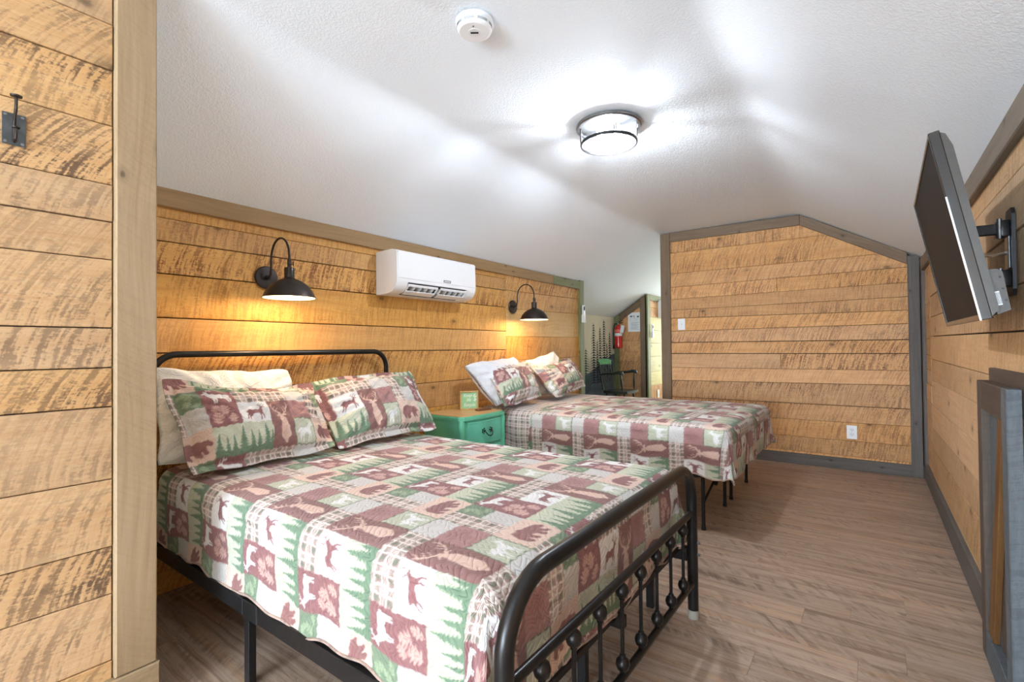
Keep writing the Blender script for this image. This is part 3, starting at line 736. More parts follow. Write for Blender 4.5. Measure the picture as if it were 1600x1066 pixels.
def make_quilt(name, x0, xf, y0, y1, top, L, step, cfn, label, group, seed, foot_out=0.0, Lside=None):
    """bed cover: head at x0, foot edge xf, sides y0..y1; drapes L over the sides and the foot"""
    R = 0.065
    nx = int((xf - x0 + L) / step); ny = int((y1 - y0 + 2 * L) / step)
    gx = np.linspace(x0, xf + L, nx); gy = np.linspace(y0 - L, y1 + L, ny)
    X, Y = np.meshgrid(gx, gy, indexing='ij'); X = X.ravel(); Y = Y.ravel()
    col = cfn(X, Y, step)
    xi, yi0, yi1 = xf - R, y0 + R, y1 - R
    a = np.maximum(0, X - xf + R * PI / 2 - R + R * 0); a = np.maximum(0, X - (xf + R * (1 - 1)) + R) * 1.0
    a = np.maximum(0, X - xi); b = np.maximum(0, yi0 - Y) + np.maximum(0, Y - yi1); sg = np.where(Y < yi0, -1.0, 1.0)
    a = a * (L + R * (PI / 2 - 1)) / (L + R) * 1.0 + 0 * a; b = b * (L + R * (PI / 2 - 1)) / (L + R)
    r = np.maximum(a, b); h = np.hypot(a, b) + 1e-9; ca, sb = a / h, b / h
    th = np.minimum(r / R, PI / 2); hor = R * np.sin(th); drop = R * (1 - np.cos(th)) + np.maximum(0, r - R * PI / 2)
    hang = np.maximum(0, r - R * PI / 2)
    along = np.where(a > b, Y, X)
    corner = np.minimum(ca, sb) * 1.414
    out = hang * (0.05 + 0.10 * (wob(along * 1.3, along * 0.7, seed)) ) * 0.35
    out = out + corner * hang * (0.16 + 0.16 * np.sin(np.arctan2(b, a) * 9.0))
    out = out + 0.004 * np.sin(hang * 26 + wob(along, hang, seed) * 3) * (hang > 0)
    hem = 0.010 * np.sin(along * 13 + seed) + 0.006 * np.sin(along * 31)
    drop = drop + hem * np.clip(hang / 0.2, 0, 1)
    inx = np.minimum(X, xi); iny = np.clip(Y, yi0, yi1)
    # crown of the mattress and soft wrinkles
    ex = np.clip((xi - inx) / 0.35, 0, 1); ey = np.clip(np.minimum(iny - yi0, yi1 - iny) / 0.35, 0, 1)
    z = top - drop + 0.012 * np.sqrt(ex * ey + 1e-9) + 0.0028 * wob(X * 1.2, Y * 1.2, seed) + 0.0012 * wob(X * 4, Y * 4, seed + 2)
    P = np.stack([inx + ca * (hor + out), iny + sg * sb * (hor + out), z], -1)
    o = sheet_mesh(name, P, (nx, ny), col, np.stack([Y, -X], -1), M_QUILT)
    tag(o, label, 'quilt', group)
    # rolled hem
    G = P.reshape(nx, ny, 3); ed = [G[i, 0] for i in range(0, nx, 6)] + [G[nx - 1, j] for j in range(0, ny, 6)] + [G[i, ny - 1] for i in range(nx - 1, -1, -6)]
    MB().tube([tuple(p) for p in ed], 0.0045, 6).build('hem_binding', M_BIND, o, 60)
    return o, P.reshape(nx, ny, 3)
M_BIND = mat_plain('hem_binding_cloth', (190, 164, 150), 0.9, noise=0.2)

# --- bed one
q1, G1 = make_quilt('quilt', -2.52, -0.665, 0.80, 2.105, 0.602, 0.315, 0.0037,
    lambda X, Y, st: sample(Y - 1.20, X + 1.39, st), 'woodland patchwork quilt of deer, bears and pines spread over the near bed', 'patchwork quilts', 1.0)
# --- bed two: plaid reverse folded over at the head
def col2(X, Y, st):
    c = sample(Y - 2.515, X + 1.69, st)
    pl = sample(Y, X, st, plaid)
    fold = (X < -2.06 + 0.012 * np.sin(Y * 9))[:, None]
    return np.where(fold, pl, c)
q2, G2 = make_quilt('quilt', -2.54, -0.66, 2.99, 4.42, 0.645, 0.30, 0.0056, col2,
    'woodland patchwork quilt with plaid band at the head, on the far bed', 'patchwork quilts', 4.0)

# --- mattresses
def mattress(lo, hi, label):
    mb = MB(); mb.box((-(hi[0] - lo[0]) / 2, -(hi[1] - lo[1]) / 2, 0), ((hi[0] - lo[0]) / 2, (hi[1] - lo[1]) / 2, hi[2] - lo[2]), 0.045)
    o = mb.build('mattress', M_MATT, None, 50); o.location = ((lo[0] + hi[0]) / 2, (lo[1] + hi[1]) / 2, lo[2])
    tag(o, label, 'mattress', 'mattresses')
    p = MB()
    for z in (0.03, hi[2] - lo[2] - 0.03):
        ax, ay = (hi[0] - lo[0]) / 2 + 0.001, (hi[1] - lo[1]) / 2 + 0.001; c = 0.045; pts = []
        for (sx, sy, a0) in ((1, 1, 0), (-1, 1, 90), (-1, -1, 180), (1, -1, 270)):
            for k in range(5):
                t = math.radians(a0 + 22.5 * k); pts.append((sx * (ax - c) + c * math.cos(t), sy * (ay - c) + c * math.sin(t), z))
        p.tube(pts + [pts[0]], 0.004, 6)
    p.build('piping', M_MATT, o)
    return o
mattress((-2.53, 0.835, 0.287), (-0.70, 2.070, 0.592), 'mattress hidden under the patchwork quilt of the near bed')
mattress((-2.55, 3.025, 0.350), (-0.70, 4.385, 0.634), 'mattress hidden under the patchwork quilt of the far bed')

# --- the near bed's iron frame
bed = thing('metal_bed', (-1.6, 1.43, 0.0), 'black metal bed frame with tall rounded headboard and spindled footboard, nearest bed', 'bed')
off = (-1.6, 1.43, 0)
def bent(y0, y1, ztop, r, z0, x):
    pts = [(x, y0, z0)]
    for k in range(0, 9): t = PI - PI / 2 * k / 8; pts.append((x, y0 + r + r * math.cos(t), ztop - r + r * math.sin(t)))
    for k in range(0, 9): t = PI / 2 - PI / 2 * k / 8; pts.append((x, y1 - r + r * math.cos(t), ztop - r + r * math.sin(t)))
    pts.append((x, y1, z0)); return pts
XFt = -0.607
MB().tube(bent(0.785, 2.068, 0.628, 0.15, 0.03, XFt), 0.0215, 16).build('footboard_frame', M_BLACK, bed) .location = (-off[0] , -off[1], 0)
for nm, z, r in (('middle_rail', 0.430, 0.0125), ('bottom_rail', 0.142, 0.0125)):
    MB().tube([(XFt, 0.787, z), (XFt, 2.066, z)], r, 12).build(nm, M_BLACK, bed).location = (-off[0], -off[1], 0)
ys = [0.925 + 0.1455 * i for i in range(8)]
bal = None
for i, yy in enumerate(ys):
    if bal is None:
        mb = MB().cyl((0, 0, 0.142), (0, 0, 0.43), 0.0062, 10)
        for zc_ in (0.180, 0.396):
            mb.lathe([(0.004, -0.030), (0.009, -0.027), (0.010, -0.020), (0.0175, -0.014), (0.0205, -0.004), (0.0212, 0.000), (0.0205, 0.004), (0.0175, 0.014), (0.010, 0.020), (0.009, 0.027), (0.004, 0.030)], (0, 0, zc_), n=18)
        bal = mb.build('baluster', M_BLACK, bed); b_o = bal
    else:
        b_o = bal.copy(); COL.objects.link(b_o)
    b_o.location = (XFt - off[0], yy - off[1], 0)
for yy in (0.785, 2.068):
    MB().lathe([(0.0235, 0.0), (0.0240, 0.006), (0.0228, 0.034), (0.0215, 0.034)], (XFt, yy, 0), n=16).build('foot_cap', M_CAPC, bed, label='translucent grey foot cap').location = (-off[0], -off[1], 0)
def L(o): o.location = (-off[0], -off[1], -off[2]) if len(off) > 2 else (-off[0], -off[1], 0); return o
off = (-1.6, 1.43, 0)
L(MB().tube(bent(0.795, 2.10, 1.105, 0.10, 0.0, -2.585), 0.0155, 14).build('headboard_frame', M_BLACK, bed))
for z in (0.92, 0.62, 0.36):
    L(MB().tube([(-2.585, 0.797, z), (-2.585, 2.098, z)], 0.009, 10).build('headboard_rail', M_BLACK, bed))
hb = None
for i in range(8):
    yy = 0.94 + 0.145 * i
    if hb is None: hb = MB().cyl((0, 0, 0.36), (0, 0, 0.92), 0.006, 8).build('headboard_spindle', M_BLACK, bed); o = hb
    else: o = hb.copy(); COL.objects.link(o)
    o.location = (-2.585 - off[0], yy - off[1], 0)
for yy in (0.800, 2.075):
    mb = MB().box((-2.575, yy - 0.014, 0.226), (-1.72, yy + 0.014, 0.282), 0.003); L(mb.build('side_rail', M_BLACK2, bed))
    mb = MB().box((-1.716, yy - 0.0165, 0.223), (-1.62, yy + 0.0165, 0.285), 0.003).box((-1.62, yy - 0.014, 0.226), (-0.625, yy + 0.014, 0.282), 0.003); L(mb.build('side_rail', M_BLACK2, bed))
L(MB().box((-2.575, 1.42, 0.24), (-0.63, 1.45, 0.28), 0.003).build('centre_rail', M_BLACK2, bed))
for i in range(9):
    xx = -2.45 + 0.22 * i
    L(MB().box((xx, 0.81, 0.264), (xx + 0.035, 2.065, 0.286), 0.002).build('slat', M_BLACK2, bed))
for (xx, yy) in ((-1.695, 0.800), (-1.695, 2.075), (-1.695, 1.435), (-0.78, 1.435), (-0.78, 2.045)):
    L(MB().box((xx - 0.0155, yy - 0.013, 0.0), (xx + 0.0155, yy + 0.013, 0.245), 0.002).build('leg', M_BLACK2, bed))
for z in (0.31, 0.262):
    for yy in (2.068, 0.785):
        L(MB().cyl((XFt + 0.018, yy, z), (XFt + 0.031, yy, z), 0.006, 10).build('bolt', M_STEEL, bed))
L(MB().box((-2.60, 0.80, 0.985), (-2.575, 0.83, 1.005), 0.002).build('rail_bracket', M_BLACK2, bed))

# --- far bed platform frame
pf = thing('platform_bed_frame', (-1.65, 3.7, 0.0), 'low black folding platform frame with slim legs carrying the far bed', 'bed')
off = (-1.65, 3.7, 0)
FX0, FX1, FY0, FY1 = -2.55, -0.80, 3.045, 4.365
mb = MB().tube([(FX0, FY0, .335), (FX1 - .06, FY0, .335), (FX1 - .02, FY0 + .02, .335), (FX1, FY0 + .06, .335), (FX1, FY1 - .06, .335), (FX1 - .02, FY1 - .02, .335), (FX1 - .06, FY1, .335), (FX0, FY1, .335), (FX0, FY0, .335)], 0.013, 10)
L(mb.build('edge_rail', M_BLACK2, pf))
wr_ = MB()
for i in range(16): wr_.cyl((FX0 + .1 + .11 * i, FY0, .340), (FX0 + .1 + .11 * i, FY1, .340), 0.004, 6)
L(wr_.build('deck_wire', M_BLACK2, pf))
for xx in (-0.835, -1.65, -2.46):
    for yy in (3.08, 3.62, 3.806, 4.345):
        o = L(MB().cyl((xx, yy, 0.012), (xx, yy, 0.33), 0.0115, 10).build('leg', M_BLACK2, pf))
        MB().lathe([(0.014, 0), (0.0145, 0.006), (0.0135, 0.022), (0.0115, 0.022)], (xx, yy, 0), n=12).build('foot', M_BLACK2, o)
    for a, c in ((3.09, 3.61), (4.335, 3.816)):
        L(MB().tube([(xx, a, 0.165), (xx, c, 0.315)], 0.008, 8).build('brace', M_BLACK2, pf))
        L(MB().tube([(xx + 0.012, a * .55 + c * .45, 0.225), (xx + 0.014, a * .25 + c * .75, 0.31)], 0.014, 8).build('lock_arm', M_BLACK2, pf))
        L(MB().box((xx + 0.006, a * .18 + c * .82 - .012, .292), (xx + 0.030, a * .18 + c * .82 + .012, .316), 0.003).build('lock_clip', M_ORANGE, pf, label='orange plastic lock clip'))

# ------------------------------------------------------------------ pillows
def pillow_mesh(name, w, h, t, step, mat, cfn, seed, flange=0.0, sag=0.0):
    nu = int(w / step); nv = int(h / step)
    u = np.linspace(-1, 1, nu); v = np.linspace(-1, 1, nv); U, V = np.meshgrid(u, v, indexing='ij'); U = U.ravel(); V = V.ravel()
    fu = 1 - 2 * flange / w; fv = 1 - 2 * flange / h
    a = np.clip(np.abs(U) / fu, 0, 1); b = np.clip(np.abs(V) / fv, 0, 1)
    th = t / 2 * ((1 - a ** 2.6) * (1 - b ** 2.6)) ** 0.5 + 0.0035
    # corners pull out, edges draw in
    X = U * w / 2 * (1 - 0.045 * (1 - np.abs(V) ** 2)) ; Z = V * h / 2 * (1 - 0.06 * (1 - np.abs(U) ** 2))
    wr = wob(U * w * 2.2, V * h * 2.2, seed)
    edge = 1 - np.maximum(a, b)
    Z = Z - sag * (1 - U ** 2) * np.clip(V, 0, 1)
    cr = np.clip((np.abs(U) ** 6) * (np.abs(V) ** 6), 0, 1); X = X * (1 - 0.035 * cr); Z = Z * (1 - 0.05 * cr) + 0.006 * np.sin(U * 7 + seed) * np.abs(V) ** 4
    X = X + 0.005 * np.sin(V * 6 + seed * 2) * np.abs(U) ** 4
    Zo = 0.012 * np.sin(U * 4 + seed) * (np.maximum(np.abs(U), np.abs(V)) ** 3)
    pk = 0.009 * np.sin(np.arctan2(V, U) * 22 + seed) * np.clip(1 - edge * 2.2, 0, 1) * np.clip(edge * 12, 0, 1)
    Yf = -(th * (1 + 0.10 * wr) + pk) + Zo; Yb = th * (1 + 0.08 * wob(U, V, seed + 3)) + Zo
    PF = np.stack([X, Yf, Z], -1); PB = np.stack([X, Yb, Z], -1)
    P = np.concatenate([PF, PB]); n = nu * nv
    fab = np.stack([U * w / 2, V * h / 2], -1)
    col = cfn(U * w / 2 + w / 2, h / 2 - V * h / 2, step)     # from the left, from the top
    idx = np.arange(n).reshape(nu, nv)
    back = (np.stack([idx[:-1, :-1], idx[:-1, 1:], idx[1:, 1:], idx[1:, :-1]], -1).reshape(-1, 4) + n)
    def strip(e): return np.stack([e[:-1], e[:-1] + n, e[1:] + n, e[1:]], -1)
    side = [strip(idx[:, 0])[:, ::-1], strip(idx[:, -1]), strip(idx[0, :]), strip(idx[-1, :])[:, ::-1]]
    return sheet_mesh(name, P, (nu, nv), np.concatenate([col, col]), np.concatenate([fab, fab]), mat, None, np.concatenate([back] + side)) if True else None
def fix_grid():
    pass
def place(o, c, yaw, lean, roll=0.0):
    """pillow stands facing +X; lean tips its top toward the wall"""
    # local X = right, local Z = up, local -Y = front
    right = Vector((0, 1, 0)); up = Vector((-math.sin(lean), 0, math.cos(lean))); back = up.cross(right)
    M = Matrix((right, back, up)).transposed().to_4x4()
    M = Matrix.Rotation(yaw, 4, 'Z') @ M @ Matrix.Rotation(roll, 4, 'Y')
    o.matrix_world = Matrix.Translation(c) @ M
white = lambda c: (lambda u, v, st: np.tile(C3(c), (u.shape[0], 1)) * (1 - 0.03 * (np.mod(v, .012) < .002))[:, None])
D = math.radians
# the grid helper builds (nu*nv) first, then the back: sheet_mesh takes the shape of the front only
def place4(o, w, h, TL, TR, BR, BL):
    """fit the pillow's four corners to points in the room; origin at the middle of its lower edge"""
    TL, TR, BR, BL = [np.array(p) for p in (TL, TR, BR, BL)]
    me = o.data; n = len(me.vertices); co = np.empty(n * 3, np.float32); me.vertices.foreach_get('co', co); co = co.reshape(-1, 3)
    a = (co[:, :1] / w + .5); b = (co[:, 2:] / h + .5)
    base = (BL * (1 - a) + BR * a) * (1 - b) + (TL * (1 - a) + TR * a) * b
    nrm = np.cross((TR + BR - TL - BL), (TL + TR - BL - BR)); nrm /= np.linalg.norm(nrm)
    P = base - nrm * co[:, 1:2]
    org = (BL + BR) / 2; P -= org
    me.vertices.foreach_set('co', P.astype(np.float32).ravel()); me.update(); o.location = org
def shamcol(u0, v0): return lambda u, v, st: sample(u + u0, v + v0, st)
def pillow(name, w, h, t, step, cfn, seed, corners, label, group, flange=0.0, sag=0.0):
    o = pillow_mesh(name, w, h, t, step, M_SHAM, cfn, seed, flange=flange, sag=sag); place4(o, w, h, *corners); tag(o, label, 'pillow', group); return o
pillow('pillow', 0.62, 0.46, 0.19, 0.008, white((243, 238, 230)), 2.0, ((-2.50, .765, 1.05), (-2.50, 1.385, 1.015), (-2.37, 1.37, .64), (-2.37, .745, .632)), 'plain white pillow behind the left sham on the near bed', 'white pillows')
pillow('pillow', 0.60, 0.34, 0.12, 0.010, white((240, 235, 228)), 3.0, ((-2.50, 1.52, .90), (-2.50, 2.07, .90), (-2.40, 2.05, .64), (-2.40, 1.52, .64)), 'white pillow mostly hidden behind the right sham on the near bed', 'white pillows')
pillow('pillow_sham', 0.70, 0.47, 0.19, 0.0034, shamcol(-0.10, -0.085), 1.0, ((-2.36, .742, 1.012), (-2.36, 1.425, .945), (-2.10, 1.40, .634), (-2.15, .790, .618)), 'patchwork sham leaning at the left end of the near bed, before a white pillow', 'patchwork pillow shams', 0.035, 0.03)
pillow('pillow_sham', 0.70, 0.46, 0.18, 0.0034, shamcol(0.085, -0.075), 5.0, ((-2.36, 1.385, .965), (-2.40, 2.145, .990), (-2.12, 2.12, .634), (-2.10, 1.42, .634)), 'patchwork sham at the right of the near bed, next to the green nightstand', 'patchwork pillow shams', 0.035)
pillow('pillow', 0.62, 0.44, 0.22, 0.010, white((236, 238, 244)), 6.0, ((-2.47, 2.745, 1.0), (-2.49, 3.40, 1.045), (-2.36, 3.42, .69), (-2.30, 2.93, .675)), 'white pillow tilted over the nightstand side of the far bed', 'white pillows')
pillow('pillow', 0.62, 0.44, 0.18, 0.010, white((244, 238, 232)), 7.0, ((-2.49, 3.50, .99), (-2.50, 4.06, 1.085), (-2.37, 4.14, .69), (-2.36, 3.56, .69)), 'white pillow with raised corner behind the farther sham on the far bed', 'white pillows')
pillow('pillow_sham', 0.66, 0.47, 0.19, 0.0050, shamcol(-0.03, -0.03), 8.0, ((-2.42, 2.885, .98), (-2.43, 3.50, 1.0), (-2.20, 3.40, .705), (-2.18, 2.86, .672)), 'patchwork sham on the far bed beside the nightstand', 'patchwork pillow shams', 0.03)
pillow('pillow_sham', 0.66, 0.45, 0.18, 0.0050, shamcol(0.42, -0.03), 9.0, ((-2.39, 3.47, .955), (-2.43, 4.28, 1.015), (-2.26, 4.30, .730), (-2.15, 3.53, .680)), 'patchwork sham on the far bed nearest the doorway nook', 'patchwork pillow shams', 0.03)

# ------------------------------------------------------------------ nightstand
NX0, NX1, NY0, NY1, NZ = -2.60, -2.235, 2.455, 2.915, 0.655
ns = thing('nightstand', (-2.42, 2.685, 0), 'jade green two-drawer nightstand with light wood top between the beds', 'nightstand')
off = (-2.42, 2.685, 0)
def serp(k, n=18, x0=NX0, x1=NX1, y0=NY0, y1=NY1, bulge=0.02):
    pts = [(x0 - k * 0, y0 - k), (x0, y1 + k)]
    fr = []
    for i in range(n + 1):
        t = i / n; yy = y1 + k - t * (y1 - y0 + 2 * k)
        fr.append((x1 + k - 0.035 + 0.035 * min(1, math.sin(PI * t) * 5) ** 0.6 + bulge * math.sin(PI * t) ** 2 * 0.6, yy))
    return [pts[0]] + [(p[0], p[1]) for p in [(x0, y1 + k)]] + fr
mb = MB().prism(serp(0.0), lambda u, v, d: (u, v, d), 0.20, NZ - 0.028); L(mb.build('body', M_TEAL, ns, 30))
mb = MB().prism(serp(0.020), lambda u, v, d: (u, v, d), NZ - 0.030, NZ - 0.010).prism(serp(0.012), lambda u, v, d: (u, v, d), NZ - 0.010, NZ - 0.004); L(mb.build('top_edge', M_TEAL, ns, 40))
L(MB().prism(serp(0.008), lambda u, v, d: (u, v, d), NZ - 0.004, NZ).build('wooden_top', M_TOP, ns, 0))
for (xx, yy) in ((NX1 - .012, NY0 + .006), (NX1 - .012, NY1 - .006)):
    L(MB().lathe([(0.010, 0.0), (0.013, 0.01), (0.017, 0.12), (0.024, 0.19), (0.026, 0.24), (0.024, 0.55), (0.027, 0.60), (0.021, 0.626)], (xx, yy, 0), n=14).build('leg', M_TEAL, ns))
for yy in (NY0 + .02, NY1 - .02):
    L(MB().lathe([(0.012, 0.0), (0.02, 0.2), (0.02, 0.22)], (NX0 + .03, yy, 0), n=12).build('leg', M_TEAL, ns))
def bat_handle(z, par):
    x = NX1 + 0.037; yc = (NY0 + NY1) / 2 + 0.01; h = MB()
    for s in (-1, 1):
        h.lathe([(0.0001, 0), (0.007, 0.001), (0.008, 0.005), (0.0001, 0.009)], (x - 0.012, yc + s * 0.038, z + 0.010), 'x', 12)
        for (dy, dz, r) in ((0.012, 0.010, 0.007), (-0.004, 0.018, 0.006), (0.016, -0.004, 0.006), (0.002, -0.014, 0.005), (-0.013, 0.004, 0.006)):
            h.ball((x - 0.013, yc + s * (0.038 + dy), z + 0.010 + dz), r, 8, (0.45, 1, 1))
    h.tube([(x, yc - .038, z + .010), (x + .010, yc - .034, z - .004), (x + .016, yc - .022, z - .018), (x + .018, yc, z - .024), (x + .016, yc + .022, z - .018), (x + .010, yc + .034, z - .004), (x, yc + .038, z + .010)], 0.0038, 8)
    h.build('handle', M_BLACK2, par, label='black bail handle')
for (z0, z1) in ((0.435, 0.610), (0.225, 0.415)):
    ys_ = [NY0 + .045 + (NY1 - NY0 - .09) * i / 10 for i in range(11)]
    fx = lambda yy: NX1 + 0.012 * math.sin(PI * (yy - NY0) / (NY1 - NY0)) ** 2
    mb = MB(); vs = []; fs = []
    for yy in ys_:
        for (dx, z) in ((-.01, z0), (.005, z0), (.009, z0 + .004), (.009, z1 - .004), (.005, z1), (-.01, z1)): vs.append((fx(yy) + dx, yy, z))
    for i in range(10):
        for k in range(5): fs.append((i * 6 + k, (i + 1) * 6 + k, (i + 1) * 6 + k + 1, i * 6 + k + 1))
    fs += [tuple(range(6)), tuple(reversed(range(60, 66)))]
    d = L(mb.add(vs, fs).build('drawer', M_TEALD, ns, 30))
    bm_ = MB().tube([(fx(ys_[i]) + .0095, ys_[i], z0 + .012) for i in range(11)], .0022, 6).tube([(fx(ys_[i]) + .0095, ys_[i], z1 - .012) for i in range(11)], .0022, 6)
    bm_.build('drawer_bead', M_TEAL, d)
    bat_handle((z0 + z1) / 2, d)

# sign on the nightstand
sg = thing('wooden_sign', (-2.455, 2.775, NZ), 'small sage green sign in a tan frame on the nightstand, reading Keep life Simple', 'sign')
sg.rotation_euler = (0, 0, D(-38))        # faces the room
w2, hh = 0.070, 0.142
for (a, b2) in (((-0.006, -w2, 0), (0.014, -w2 + .010, hh)), ((-0.006, w2 - .010, 0), (0.014, w2, hh)), ((-0.006, -w2 + .010, 0), (0.014, w2 - .010, .010)), ((-0.006, -w2 + .010, hh - .010), (0.014, w2 - .010, hh))):
    MB().box(a, b2, 0.001).build('frame_side', M_SIGNW, sg, 0)
MB().box((-0.003, -w2 + .010, .010), (0.007, w2 - .010, hh - .010)).build('panel', M_SAGE, sg, 0)
def text_mesh(name, s, size, mat, parent, loc, right, up, shear=0.0, extr=0.0004, align='CENTER', sx=1.0):
    c = bpy.data.curves.new(name, 'FONT'); c.body = s; c.size = size; c.align_x = align; c.align_y = 'CENTER'; c.shear = shear; c.extrude = extr; c.resolution_u = 3
    t = bpy.data.objects.new(name + '_tmp', c); COL.objects.link(t); bpy.context.view_layer.update()
    me = bpy.data.meshes.new_from_object(t.evaluated_get(bpy.context.evaluated_depsgraph_get()))
    bpy.data.objects.remove(t); me.name = name; me.materials.clear(); me.materials.append(mat)
    o = bpy.data.objects.new(name, me); COL.objects.link(o); o.parent = parent
    r = Vector(right).normalized() ; u = Vector(up).normalized(); n = r.cross(u)
    o.matrix_local = Matrix.Translation(loc) @ Matrix((r, u, n)).transposed().to_4x4() @ Matrix.Diagonal((sx, 1, 1, 1))
    return o
M_LET = mat_plain('white_lettering', (246, 250, 244), 0.8)
for s, y_, z_, sz in (('Keep', -.012, .108, .034), ('life', -.004, .074, .034), ('Simple', .0, .036, .038)):
    text_mesh('lettering', s, sz, M_LET, sg, (0.0076, y_, z_), (0, 1, 0), (0, 0, 1), shear=0.35, sx=0.9)
lf = MB()
for (y_, z_, a) in ((.042, .112, 60), (.050, .100, 20), (.036, .102, 120), (.044, .086, 80), (.050, .074, 40), (.040, .070, 110)):
    c_, s_ = math.cos(D(a)), math.sin(D(a)); pts = [(-.009, 0), (-.004, .0035), (.004, .0035), (.009, 0), (.004, -.0035), (-.004, -.0035)]
    lf.prism([(y_ + p * c_ - q_ * s_, z_ + p * s_ + q_ * c_) for p, q_ in pts], lambda u, v, d: (d, u, v), 0.0072, 0.0080)
lf.build('leaf_ornament', M_LET, sg, 0)

rm = MB().box((-0.022, -0.062, 0), (0.022, 0.062, 0.014), 0.004).build('remote_control', M_BROWN, None)
rm.location = (-2.335, 2.80, NZ); rm.rotation_euler = (0, 0, D(-12)); tag(rm, 'small dark brown case lying on the nightstand beside the sign', 'case')

# ------------------------------------------------------------------ air conditioner
M_DUCT = mat_plain('dark_duct', (70, 74, 80), 0.7)
ac = thing('air_conditioner', (XL, 2.455, 1.48), 'white wall-mounted split air conditioner above and between the beds', 'air conditioner')
full = [(0, 0.285), (0.160, 0.290), (0.192, 0.283), (0.206, 0.268), (0.210, 0.10), (0.205, 0.070), (0.190, 0.040), (0.165, 0.018), (0.12, 0.004), (0.05, 0.0), (0.0, 0.0)]
mid = [(0, 0.285), (0.160, 0.290), (0.192, 0.283), (0.206, 0.268), (0.210, 0.100), (0.207, 0.078), (0.140, 0.072), (0.105, 0.052), (0.085, 0.004), (0.05, 0.0), (0.0, 0.0)]
MB().prism(full, lambda u, v, d: (u, d, v), -0.385, -0.290).prism(mid, lambda u, v, d: (u, d, v), -0.290, 0.290).prism(full, lambda u, v, d: (u, d, v), 0.290, 0.385).build('housing', M_WHITE, ac, 40)
MB().prism([(0.2095, 0.100), (0.2130, 0.102), (0.2125, 0.270), (0.2045, 0.277)], lambda u, v, d: (u, d, v), -0.378, 0.378).build('front_panel', M_WHITE, ac, 30)
for s0, s1 in ((-0.286, -0.012), (0.012, 0.286)):
    fb = MB().prism([(0.2035, 0.068), (0.206, 0.064), (0.200, 0.052), (0.197, 0.055)], lambda u, v, d: (u, d, v), s0, s1)
    fb.prism([(0.170, 0.028), (0.173, 0.023), (0.160, 0.014), (0.132, 0.004), (0.130, 0.009), (0.156, 0.020)], lambda u, v, d: (u, d, v), s0, s1)
    for e in (s0, s1 - 0.008): fb.prism([(0.203, 0.066), (0.205, 0.062), (0.188, 0.038), (0.160, 0.016), (0.132, 0.004), (0.130, 0.009), (0.156, 0.022), (0.184, 0.043)], lambda u, v, d: (u, d, v), e, e + 0.008)
    f_ = fb.build('louvre_flap', M_WHITE, ac, 40)
    for i in range(5):
        yy = s0 + 0.025 + (s1 - s0 - 0.05) * i / 4
        MB().prism([(0.120, 0.062), (0.196, 0.068), (0.180, 0.046), (0.150, 0.024), (0.110, 0.012)], lambda u, v, d: (u, d, v), yy - 0.002, yy + 0.002).build('fin', M_WHITE2, f_, 0)
MB().prism([(0.0865, 0.006), (0.107, 0.0515), (0.141, 0.0705), (0.200, 0.0765), (0.200, 0.0745), (0.142, 0.0685), (0.109, 0.0500), (0.0885, 0.005)], lambda u, v, d: (u, d, v), -0.286, 0.286).build('air_duct', M_DUCT, ac, 0)
bd = MB().box((0.2125, 0.035, 0.108), (0.2140, 0.108, 0.126), 0.0005).build('badge', M_GREYP, ac, 0)
text_mesh('badge_lettering', 'COOLER', 0.0135, M_WHITE, bd, (0.2142, 0.0715, 0.117), (0, 1, 0), (0, 0, 1)) if False else None
bb = MB()
for i in range(5): bb.box((0.2138, 0.045 + .0115 * i, 0.1135), (0.2143, 0.053 + .0115 * i, 0.1205))
bb.build('badge_mark', M_WHITE2, bd, 0)

